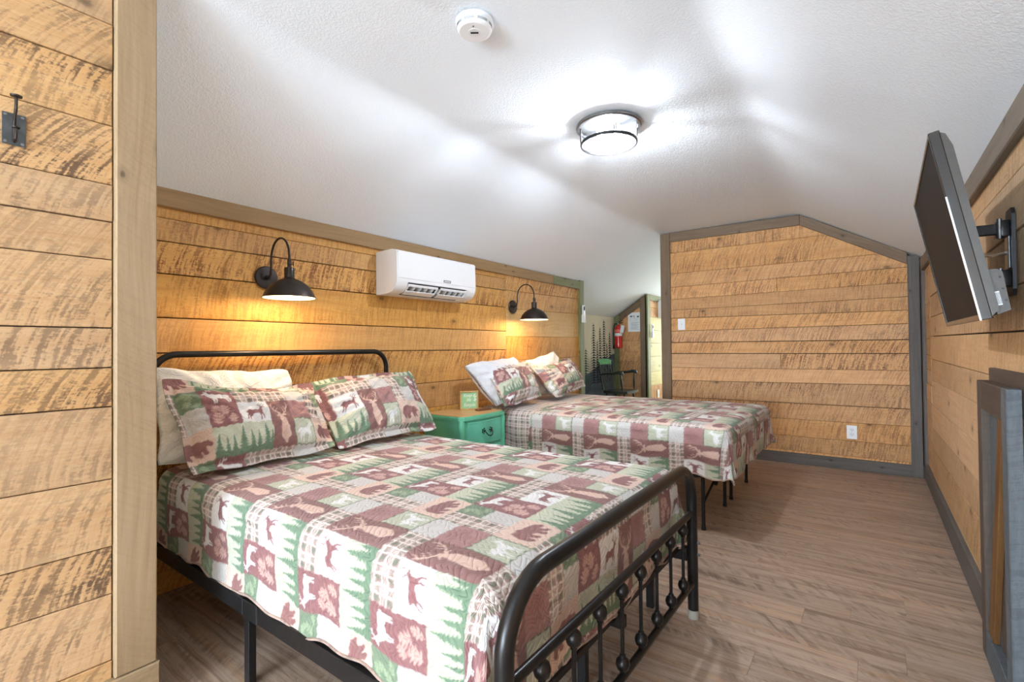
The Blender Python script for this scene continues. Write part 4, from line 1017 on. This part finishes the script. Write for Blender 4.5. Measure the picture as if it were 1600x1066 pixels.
# ------------------------------------------------------------------ sconces
def make_sconce(x, y, z, label):
    t = thing('wall_sconce', (x, y, z), label, 'lamp', 'gooseneck wall sconces')
    MB().lathe([(0.0001, 0.014), (0.058, 0.012), (0.062, 0.008), (0.062, 0.0)], (0, 0, 0), 'x', 32).build('wall_plate', M_BRONZE, t, 30)
    pts = [(0.010, 0, 0), (0.035, 0, 0.0), (0.050, 0, 0.012), (0.056, 0, 0.05)]
    for k in range(0, 13): a = PI - PI * k / 12; pts.append((0.056 + 0.092 + 0.092 * math.cos(a), 0, 0.090 + 0.105 * math.sin(a)))
    pts += [(0.240, 0, 0.062)]
    MB().tube(pts, 0.0055, 12).lathe([(0.012, 0.010), (0.012, 0.030), (0.0001, 0.034)], (0, 0, 0), 'x', 14).build('gooseneck', M_BRONZE, t)
    j = MB().ball((0.240, 0, 0.050), 0.012, 14).lathe([(0.0001, 0.072), (0.010, 0.070), (0.010, 0.056), (0.007, 0.052)], (0.240, 0, 0), n=14).lathe([(0.007, 0.045), (0.010, 0.041), (0.010, 0.026), (0.0001, 0.024)], (0.240, 0, 0), n=14)
    j.cyl((0.240, 0, 0.05), (0.240, 0.022, 0.05), 0.003, 8).box((0.237, 0.020, 0.038), (0.243, 0.0235, 0.064), 0.001)
    j.build('swivel_joint', M_BRONZE, t)
    sh = thing_part('lamp_shade', t)
    MB().lathe([(0.0001, 0.030), (0.023, 0.029), (0.0245, 0.024), (0.0245, -0.022), (0.030, -0.028), (0.060, -0.040), (0.090, -0.062), (0.112, -0.090), (0.124, -0.118), (0.126, -0.124), (0.1295, -0.1255), (0.1285, -0.1275), (0.124, -0.1275)], (0.240, 0, 0), n=48, cap=False).build('shade_shell', M_BRONZE, sh, 30)
    MB().lathe([(0.001, -0.0345), (0.030, -0.0330), (0.058, -0.0440), (0.0870, -0.0650), (0.109, -0.092), (0.1215, -0.119), (0.124, -0.1270)], (0.240, 0, 0), n=48, cap=False).build('shade_lining', M_INNER, sh, 60)
    MB().lathe([(0.013, -0.034), (0.013, -0.058)], (0.240, 0, 0), n=12).build('socket', M_BLACK2, sh)
    MB().ball((0.240, 0, -0.082), 0.024, 14, (1, 1, 1.15)).build('bulb', M_BULB, sh, 60)
    L_ = bpy.data.lights.new('sconce_light', 'POINT'); L_.energy = 1.9; L_.color = (1.0, 0.76, 0.48); L_.shadow_soft_size = 0.03
    lo = bpy.data.objects.new('sconce_light', L_); COL.objects.link(lo); lo.parent = t; lo.location = (0.240, 0, -0.118)
    return t
def thing_part(name, parent):
    o = bpy.data.objects.new(name, None); COL.objects.link(o); o.parent = parent; o.empty_display_size = 0.03; return o
make_sconce(XL + 0.001, 1.335, 1.515, 'dark bronze gooseneck sconce over the near bed, left of the air conditioner')
make_sconce(XL + 0.001, 3.60, 1.495, 'dark bronze gooseneck sconce over the far bed, right of the air conditioner')

# ------------------------------------------------------------------ ceiling light and smoke alarm
cl = thing('ceiling_light', (-1.155, 2.495, 2.352), 'round flush ceiling light with clear glass drum and dark metal rings', 'lamp')
MB().lathe([(0.0001, 0.004), (0.176, 0.004), (0.180, -0.002), (0.180, -0.012), (0.172, -0.018), (0.158, -0.018), (0.156, -0.008), (0.0001, -0.008)], n=48).build('canopy', M_STEEL, cl, 30)
MB().lathe([(0.150, -0.0082), (0.150, -0.0095), (0.0001, -0.0098)], n=48).build('reflector', M_STEEL, cl, 30)
MB().lathe([(0.1495, -0.096), (0.1555, -0.094), (0.1575, -0.100), (0.1555, -0.107), (0.1495, -0.108), (0.1465, -0.102), (0.1495, -0.096)], n=48).build('lower_ring', M_BLACK2, cl, 60)
for k in range(4):
    a = D(35 + 90 * k); c_, s_ = math.cos(a), math.sin(a)
    MB().tube([(0.156 * c_, 0.156 * s_, -0.014), (0.155 * c_, 0.155 * s_, -0.100)], 0.0035, 8).tube([(0.156 * math.cos(a + .07), 0.156 * math.sin(a + .07), -0.014), (0.155 * math.cos(a + .07), 0.155 * math.sin(a + .07), -0.100)], 0.0025, 8).build('upright', M_BLACK2, cl)
MB().lathe([(0.149, -0.016), (0.149, -0.1025), (0.0001, -0.1040)], n=48, cap=False).build('glass_drum', M_GLASS, cl, 40)
for s in (-1, 1):
    MB().box((s * 0.055 - 0.016, -0.016, -0.040), (s * 0.055 + 0.016, 0.016, -0.008), 0.003).build('socket', M_WHITE2, cl)
    MB().ball((s * 0.055, 0, -0.062), 0.022, 14, (1, 1, 1.1)).build('bulb', M_BULBW, cl, 60)
L_ = bpy.data.lights.new('ceiling_lamp', 'POINT'); L_.energy = 17; L_.color = (0.86, 0.93, 1.0); L_.shadow_soft_size = 0.03
lo = bpy.data.objects.new('ceiling_lamp', L_); COL.objects.link(lo); lo.parent = cl; lo.location = (0, 0, -0.062)
MB().lathe([(0.004, -0.109), (0.005, -0.104)], n=8).build('finial', M_STEEL, cl)

sm = thing('smoke_alarm', (-1.188, 1.393, 2.353), 'round white smoke alarm on the flat ceiling', 'smoke alarm')
MB().lathe([(0.0001, 0.004), (0.071, 0.004), (0.072, -0.002), (0.072, -0.010), (0.066, -0.013), (0.0655, -0.022), (0.0660, -0.026), (0.063, -0.033), (0.056, -0.0365), (0.0001, -0.037)], n=48).build('body', M_WHITE, sm, 25)
for k in range(8):
    for z in (-0.0165, -0.0200, -0.0235):
        a0 = D(45 * k + 5); pts = [(0.0663 * math.cos(a0 + D(35) * i / 8), 0.0663 * math.sin(a0 + D(35) * i / 8), z) for i in range(9)]
        MB().tube(pts, 0.0008, 5).build('vent_slot', M_GREYP, sm)
MB().lathe([(0.024, -0.0368), (0.0235, -0.0380), (0.0001, -0.0381)], n=28).build('test_button', M_WHITE2, sm)
wx_ = MB().box((-0.015, -0.005, -0.0388), (0.015, 0.005, -0.0378)).build('display_window', M_INKD, sm, 0); wx_.rotation_euler = (0, 0, D(36))
MB().ball((0.020, -0.030, -0.0368), 0.003, 8).build('indicator', M_INKD, sm)

# ------------------------------------------------------------------ television on its arm
tv = thing('television', (0.196, 2.136, 1.434), 'flat black television tilted down on a wall arm, right wall', 'television')
tv.rotation_euler = (Matrix.Rotation(D(-1.4), 3, 'Z') @ Matrix.Rotation(D(-10.6), 3, 'Y') @ Matrix.Rotation(D(0.6), 3, 'X')).to_euler()
tw, th_ = 0.88 / 2, 0.51 / 2      # screen faces -X
MB().box((-0.004, -tw + .008, -th_ + .012), (0.001, tw - .008, th_ - .008)).build('screen', M_SCREEN, tv, 0)
fr = MB()
for lo_, hi_ in (((-0.008, -tw, -th_), (0.016, -tw + .010, th_)), ((-0.008, tw - .010, -th_), (0.016, tw, th_)), ((-0.008, -tw + .010, -th_), (0.016, tw - .010, -th_ + .016)), ((-0.008, -tw + .010, th_ - .010), (0.016, tw - .010, th_))):
    fr.box(lo_, hi_, 0.002)
fr.build('bezel', M_GLOSSB, tv, 0)
MB().box((-0.0086, -tw - .0006, -th_), (-0.0045, -tw + .0015, th_ * 0.30)).build('bezel_glint', M_CHROME, tv, 0, label='bright strip standing in for the glint on the bezel edge')  # highlight along the glossy bezel, put in as a bright strip
MB().prism([(0.014, -th_ + .004), (0.032, -th_ + .02), (0.034, th_ - .05), (0.026, th_ - .014), (0.014, th_ - .004)], lambda u, v, d: (u, d, v), -tw + .004, tw - .004).build('back_shell', M_TVB, tv, 30)
hs = MB().prism([(0.030, -th_ + .008), (0.056, -th_ + .014), (0.060, -th_ + .112), (0.052, -th_ + .122), (0.030, -th_ + .126)], lambda u, v, d: (u, d, v), -tw + .03, tw - .03).build('connector_housing', M_TVB, tv, 30)
lb = MB().box((0.034, -tw + .0285, -th_ + .030), (0.044, -tw + .0302, -th_ + .066)).build('rating_label', M_PAPER, hs, 0)
l2 = MB()
for i in range(5): l2.box((0.035 + .0019 * i, -tw + .0281, -th_ + .033), (0.0358 + .0019 * i, -tw + .0286, -th_ + .063))
l2.build('label_print', M_INKD, tv, 0)
for z in (0.04, 0.07, 0.10): MB().cyl((0.052, -tw + .028, -th_ + z), (0.052, -tw + .031, -th_ + z), 0.003, 8).build('screw', M_BLACK, hs)
MB().cyl((0.030, -tw + .10, -th_ + .001), (0.030, -tw + .10, -th_ + .004), 0.004, 8).build('screw', M_CHROME, tv)

mt = thing('television_mount', (XR - 0.001, 2.135, 1.40), 'black articulated steel wall mount bolted behind the television', 'bracket')
off = (XR - 0.001, 2.135, 1.40)
def Lm(o): o.location = (0, 0, 0); return o
MB().prism([(-0.075, -0.115), (-0.055, -0.135), (0.055, -0.135), (0.075, -0.115), (0.075, 0.115), (0.055, 0.135), (-0.055, 0.135), (-0.075, 0.115)], lambda u, v, d: (d, u * 0.55, v), -0.010, -0.001).build('wall_plate', M_BLACK2, mt, 0)
MB().box((-0.016, -0.022, -0.05), (-0.010, 0.022, 0.06), 0.002).build('steel_insert', M_STEEL, mt, label='bare steel plate')
for z in (-0.080, 0.075):
    MB().box((-0.040, -0.026, z - 0.026), (-0.010, 0.026, z + 0.026), 0.004).build('hinge_block', M_BLACK, mt)
    MB().cyl((-0.034, -0.022, z - 0.031), (-0.034, -0.022, z + 0.031), 0.006, 10).build('hinge_pin', M_STEEL, mt)
    MB().box((-0.125, -0.012, z - 0.017), (-0.030, 0.004, z + 0.017), 0.003, Matrix.Rotation(D(6), 4, 'Z')).build('arm', M_BLACK2, mt)
    MB().lathe([(0.013, -0.022), (0.014, -0.020), (0.014, 0.020), (0.013, 0.022)], (-0.118, -0.014, z), n=14).build('arm_knuckle', M_BLACK, mt)
MB().cyl((-0.100, -0.03, -0.095), (-0.100, -0.03, 0.09), 0.007, 12).build('pivot_post', M_GREYP, mt)
MB().tube([(-0.012, 0, 0.0), (-0.05, 0, -0.004), (-0.085, -0.004, 0.004)], 0.006, 8).build('adjusting_bolt', M_CHROME, mt)
MB().box((-0.134, -0.05, -0.07), (-0.124, 0.08, 0.07), 0.003).build('head_plate', M_BLACK2, mt)
cb = []
for k in range(12): t = k / 11; cb.append((-0.12 - 0.03 * math.sin(t * PI), -0.03 - 0.035 * math.sin(t * PI * 1.6), 0.04 - 0.13 * t))
MB().tube(cb, 0.003, 6).build('cable', M_BLACK, mt)

# ------------------------------------------------------------------ low barn-style gate against the right wall
bg_ = thing('barn_panel', (0.345, 2.235, 0.0), 'low grey-blue framed barn panel with brown diagonal brace against the right wall', 'panel')
FG = dict(o=Vector((0.340, 0, 0)), u=Vector((0, -1, 0)), n=Vector((-1, 0, 0)))
def PB(poly, th, mat, nm, base=0.0, **k):
    o = board(FG, poly, th, mat, nm, None, base, 0.003, **k)
    o.parent = bg_; o.matrix_parent_inverse = Matrix.Translation((-0.345, -2.235, 0)); return o
y0g, y1g = -2.462, -1.978
M_BLUE = mat_wood('blue_grey_stain', (104, 112, 118), (80, 86, 92), (54, 54, 56), saw=0.4, vary=0.12, knots=0.5)
M_DKB = mat_wood('dark_brown_stain', (98, 84, 74), (74, 62, 54), (44, 38, 34), saw=0.15, vary=0.1, knots=0.3)
PB(rect(y0g, y0g + 0.075, 0.0, 0.985), 0.032, M_DKB, 'stile', -0.005, vertical=True)
PB(rect(y1g - 0.075, y1g, 0.0, 0.985), 0.032, M_BLUE, 'stile', -0.005, vertical=True)
PB(rect(y0g + 0.075, y1g - 0.075, 0.885, 0.985), 0.032, M_DKB, 'top_rail', -0.005)
PB(rect(y0g + 0.075, y1g - 0.075, 0.0, 0.105), 0.032, M_BLUE, 'bottom_rail', -0.005)
for i in range(3):
    a = y0g + 0.075 + i * (y1g - y0g - 0.15) / 3
    PB(rect(a + .001, a + (y1g - y0g - 0.15) / 3 - .001, 0.105, 0.885), 0.010, M_BLUE if i != 1 else M_DKB, 'infill_board', -0.005, vertical=True)
PB([(y0g + 0.10, 0.105), (y0g + 0.17, 0.105), (y1g - 0.085, 0.885), (y1g - 0.155, 0.885)], 0.017, M_WBRACE, 'diagonal_brace', 0.006, axis=(0.23, 0.78))
gb = board(FR, rect(-2.475, -1.55, 0.90, 1.030), 0.0155, M_DKB, 'ledge_board', None, 0.022, 0.003)
tag(gb, 'dark brown ledge board fixed to the right wall above the barn panel', 'board')

# ------------------------------------------------------------------ coat hook
hk = thing('coat_hook', (XP - 0.001, 0.256, 1.722), 'black double coat hook on a plate, near left wall', 'hook')
MB().box((0.0, -0.023, -0.043), (0.003, 0.023, 0.043), 0.0008).build('plate', M_IRON, hk)
for sy in (-1, 1):
    for sz in (-1, 1):
        MB().lathe([(0.0038, 0.003), (0.0036, 0.0045), (0.0001, 0.005)], (0, sy * 0.0165, sz * 0.036), 'x', 10).build('screw', M_STEEL, hk)
MB().tube([(0.004, 0, -0.028), (0.012, 0, -0.036), (0.024, 0, -0.030), (0.030, 0, -0.015), (0.030, 0, -0.004)], 0.0034, 8).tube([(0.005, 0, -0.030), (0.005, 0, 0.016), (0.012, 0, 0.028), (0.028, 0, 0.046), (0.032, 0, 0.060), (0.032, 0, 0.078)], 0.0036, 8).build('hook_arm', M_BRONZE, hk)
MB().lathe([(0.0001, 0.0), (0.008, 0.001), (0.0085, 0.004), (0.0001, 0.006)], (0.030, 0, -0.005), n=12).lathe([(0.0001, 0.0), (0.012, 0.002), (0.0125, 0.006), (0.0001, 0.009)], (0.032, 0, 0.077), n=14).build('hook_tip', M_BRONZE, hk)

# ------------------------------------------------------------------ switch, outlets, small wall things
def plate(name, label, cat, org, F, duplex, group=None, h=0.12, w=0.076):
    t = thing(name, org, label, cat, group)
    u, n = F['u'], F['n']
    def bx(u0, u1, z0, z1, d0, d1, nm, mat, b=0.0, par=t):
        mb = MB(); vs = []
        for d in (d0, d1):
            for (a, z) in ((u0, z0), (u1, z0), (u1, z1), (u0, z1)):
                p = u * a + n * d + Vector((0, 0, z)); vs.append(tuple(p))
        mb.add(vs, [(0, 1, 2, 3), (4, 7, 6, 5), (0, 4, 5, 1), (1, 5, 6, 2), (2, 6, 7, 3), (3, 7, 4, 0)])
        return mb.build(nm, mat, par, 0)
    bx(-w / 2, w / 2, -h / 2, h / 2, 0, 0.005, 'cover_plate', M_WHITE)
    if duplex:
        for s in (-1, 1):
            r = bx(-0.017, 0.017, s * 0.020 - 0.014, s * 0.020 + 0.014, 0.005, 0.0065, 'receptacle', M_WHITE2)
            for k in (-1, 1): bx(k * 0.007 - 0.0012, k * 0.007 + 0.0012, s * 0.020, s * 0.020 + 0.008, 0.0065, 0.0070, 'slot', M_INKD, par=r)
            bx(-0.0022, 0.0022, s * 0.020 - 0.010, s * 0.020 - 0.006, 0.0065, 0.0070, 'slot', M_INKD, par=r)
        bx(-0.002, 0.002, -0.002, 0.002, 0.005, 0.0062, 'screw', M_STEEL)
    else:
        bx(-0.006, 0.006, -0.012, 0.012, 0.005, 0.007, 'switch_frame', M_WHITE2)
        bx(-0.0035, 0.0035, -0.002, 0.009, 0.007, 0.014, 'toggle', M_WHITE2)
        for s in (-1, 1): bx(-0.002, 0.002, s * 0.030 - 0.002, s * 0.030 + 0.002, 0.005, 0.0062, 'screw', M_STEEL)
    return t
yw = YF + 0.0005
plate('light_switch', 'white toggle switch plate on the far plank wall beside its left post', 'switch', (-1.633, yw, 1.354), FF, False)
plate('wall_outlet', 'white duplex outlet low on the far plank wall', 'outlet', (-0.146, yw, 0.336), FF, True)
plate('wall_outlet', 'white outlet plate low on the green-yellow passage wall', 'outlet', (XN - 0.0005, 7.28, 0.40), FN, True)

def remote(name, x, y, z, label):
    t = thing(name, (x, y, z), label, 'remote')
    MB().box((0.0, -0.030, -0.105), (0.026, 0.030, -0.015), 0.003).build('cradle', M_WHITE2, t)
    MB().box((0.004, -0.023, -0.090), (0.022, 0.023, 0.095), 0.004).build('handset', M_WHITE, t)
    MB().box((0.022, -0.015, 0.035), (0.0228, 0.015, 0.080)).build('display', M_INKD, t, 0)
    return t
remote('air_remote', XL + 0.023, 4.912, 1.500, 'white air conditioner remote in its holder on the green end post')
remote('air_remote', XN + 0.019, 6.99, 1.350, 'white remote in a holder on the passage corner post, beyond the extinguisher')

db = thing('junction_cover', (XN, 7.50, 1.69), 'white rectangular box mounted high on the green-yellow passage wall', 'box')
MB().box((0.0, -0.20, -0.135), (0.075, 0.20, 0.135), 0.006).build('box_body', M_WHITE2, db)
MB().box((0.075, -0.19, -0.125), (0.079, 0.19, 0.125), 0.002).build('box_cover', M_WHITE, db)

pp = thing('notice_sheet', (-2.79, YK - 0.001, 1.482), 'white laminated notice with a small floor plan on the alcove planks', 'notice')
MB().box((-0.112, -0.003, -0.142), (0.112, 0.0, 0.142)).build('sheet', M_PAPER, pp, 0)
ink = MB()
for (u, v, w_, h_) in ((-.06, .085, .035, .018), (-.02, .088, .02, .012), (.045, .080, .03, .020), (-.01, .070, .012, .010)): ink.box((u - w_ / 2, -.0036, v - h_ / 2), (u + w_ / 2, -.003, v + h_ / 2))
ink.build('heading_print', M_INKD, pp, 0)
pl = MB()
for a, b2 in (((-.07, .022), (.03, .024)), ((-.07, .058), (.05, .060)), ((-.07, .022), (-.068, .060)), ((.028, .022), (.030, .060)), ((-.02, .040), (-.018, .060)), ((.0, .022), (.002, .045))): pl.box((a[0], -.0036, a[1]), (b2[0], -.003, b2[1]))
for i in range(10): pl.box((-.065, -.0036, -.005 - .0115 * i), (.065 - (.02 * (i % 3)), -.003, -.002 - .0115 * i))
pl.build('body_print', M_INK, pp, 0)

# fire extinguisher
fe = thing('fire_extinguisher', (-3.03, YK - 0.062, 1.10), 'red fire extinguisher with black hose and paper tag in the alcove', 'fire extinguisher')
MB().lathe([(0.0001, 0.0), (0.048, 0.001), (0.053, 0.008), (0.054, 0.020), (0.054, 0.285), (0.050, 0.305), (0.038, 0.325), (0.020, 0.338), (0.016, 0.352), (0.0001, 0.353)], n=28).build('cylinder', M_RED, fe, 40)
MB().lathe([(0.0545, 0.180), (0.0548, 0.181), (0.0548, 0.222), (0.0545, 0.223)], n=28, cap=False).build('label_band', M_PAPER, fe, 40)
MB().lathe([(0.0545, 0.235), (0.0547, 0.236), (0.0547, 0.275), (0.0545, 0.276)], n=28, cap=False).build('upper_label', mat_plain('pale_red_label', (232, 110, 96), 0.5), fe, 40)
MB().lathe([(0.014, 0.350), (0.016, 0.354), (0.016, 0.372), (0.012, 0.378), (0.0001, 0.379)], n=14).build('valve', M_STEEL, fe)
MB().tube([(0, 0, 0.376), (0.03, -0.005, 0.392), (0.075, -0.01, 0.418)], [0.007, 0.006, 0.005], 8).tube([(0, 0, 0.368), (0.04, -0.005, 0.372), (0.07, -0.01, 0.378)], 0.005, 8).build('handle', M_BLACK2, fe)
hp = [(-0.012, 0, 0.365)]
for k in range(9): t = k / 8; hp.append((-0.03 - 0.045 * math.sin(t * PI * 0.55), -0.012, 0.365 - 0.20 * t * t + 0.02 * math.sin(t * PI)))
hp += [(-0.075, -0.012, 0.10), (-0.072, -0.012, 0.03)]
MB().tube(hp, 0.007, 8).build('hose', M_BLACK, fe)
MB().tube([(-0.072, -0.012, 0.05), (-0.072, -0.012, -0.01)], [0.009, 0.013], 10).build('nozzle', M_BLACK, fe)
MB().box((0.012, -0.066, 0.235), (0.066, -0.0645, 0.345), 0, Matrix.Rotation(D(10), 4, 'Y')).build('tag', M_PAPER, fe, 0)
MB().box((-0.02, 0.050, 0.10), (0.02, 0.062, 0.30), 0.002).build('wall_bracket', M_BLACK2, fe)

# ------------------------------------------------------------------ captain's chair in the nook
ch = thing('captains_chair', (-2.76, 6.22, 0.0), 'dark spindle-back armchair with worn green crest rail, in the nook by the mural', 'chair')
SZ = 0.53
seat = [(-.22, -.20), (-.20, -.23), (.20, -.25), (.25, -.22), (.27, 0), (.25, .22), (.20, .25), (-.20, .23), (-.22, .20), (-.24, 0)]
MB().prism(seat, lambda u, v, d: (u, v, d), SZ - 0.035, SZ).build('seat', M_CHAIR, ch, 40)
for sx in (-1, 1):
    for sy in (-1, 1):
        a = Vector((sx * .17, sy * .17, SZ - .03)); b2 = Vector((sx * .24, sy * .23, 0.0)); pts = [a.lerp(b2, t) for t in (0, .15, .3, .45, .6, .8, 1)]
        MB().tube(pts, [.014, .018, .021, .014, .019, .015, .012], 10).build('leg', M_CHAIR, ch)
for sy in (-1, 1): MB().tube([(-.21, sy * .20, .22), (0, sy * .20, .22), (.21, sy * .20, .22)], [.009, .013, .009], 8).build('stretcher', M_CHAIR, ch)
MB().tube([(0, -.20, .22), (0, 0, .22), (0, .20, .22)], [.009, .013, .009], 8).build('stretcher', M_CHAIR, ch)
bk = lambda t: (-.20 - .09 * t, SZ + .36 * t)
cr = []
vs = []; fs = []
for i in range(13):
    t = i / 12 * 2 - 1; yy = t * .235; xx = bk(1)[0] + .035 * t * t - .035; zt = SZ + .425 - .018 * t * t; zb = SZ + .345 - .004 * t * t
    vs += [(xx - .010, yy, zb), (xx + .010, yy, zb), (xx - .002, yy, zt), (xx - .018, yy, zt)]
for i in range(12):
    for k in range(4): fs.append((i * 4 + k, i * 4 + (k + 1) % 4, (i + 1) * 4 + (k + 1) % 4, (i + 1) * 4 + k))
fs += [(0, 1, 2, 3), (51, 50, 49, 48)]
MB().add(vs, fs).build('crest_rail', M_GREEN, ch, 30, label='bright green worn crest rail')
for i in range(7):
    t = (i / 6 * 2 - 1) * .80; x1 = bk(1)[0] + .035 * t * t - .032; yb = t * .20; yt = t * .235
    a = Vector((-.205 + .02 * t * t, yb, SZ - .005)); b2 = Vector((x1, yt, SZ + .36)); r = .008 if abs(i - 3) < 3 else .012
    MB().tube([a, a.lerp(b2, .3), a.lerp(b2, .5), a.lerp(b2, .7), b2], [r * .7, r, r * 1.35, r, r * .7], 8).build('spindle', M_CHAIR, ch)
for sy in (-1, 1):
    a = Vector((-.215, sy * .215, SZ - .005)); b2 = Vector((-.285, sy * .238, SZ + .385)); MB().tube([a, a.lerp(b2, .5), b2], [.012, .014, .010], 10).build('back_post', M_CHAIR, ch)
    arm = [(-.25, sy * .228, SZ + .215), (-.12, sy * .250, SZ + .232), (.02, sy * .265, SZ + .236), (.12, sy * .270, SZ + .250), (.185, sy * .272, SZ + .240), (.205, sy * .272, SZ + .215)]
    MB().tube(arm, [.012, .016, .018, .022, .024, .014], 12).build('armrest', M_CHAIR, ch)
    a = Vector((.165, sy * .225, SZ - .005)); b2 = Vector((.150, sy * .268, SZ + .235)); MB().tube([a, a.lerp(b2, .2), a.lerp(b2, .45), a.lerp(b2, .7), b2], [.010, .016, .021, .014, .010], 10).build('arm_support', M_CHAIR, ch)

ch.scale = (0.74, 0.86, 1.0)

# pale nail heads in columns on the far planks
nl = MB(); rr = random.Random(3)
for xc in (-1.58, -1.20, -0.86, -0.48, -0.12, 0.20):
    for i in range(len(sF) - 2):
        z0 = (sF[i][0] + sF[i][1]) / 2; z1 = (sF[i + 1][0] + sF[i + 1][1]) / 2
        for k in (0.22, 0.78):
            z = z0 + (z1 - z0) * k
            if z > 2.2 or z > 2.30 + gr * 0.52 + gr * xc - 0.1 and xc > -0.5: continue
            x_ = xc + rr.uniform(-.012, .012); nl.lathe([(0.0001, 0.0), (0.003, 0.0), (0.0026, 0.0012), (0.0001, 0.0014)], (0, 0, 0), n=6, M=Matrix.Translation((x_, YF + 0.0022, z)) @ Matrix.Rotation(D(90), 4, 'X'))
nl.build('nail_heads', M_STEEL, wf, 0, kind='stuff')
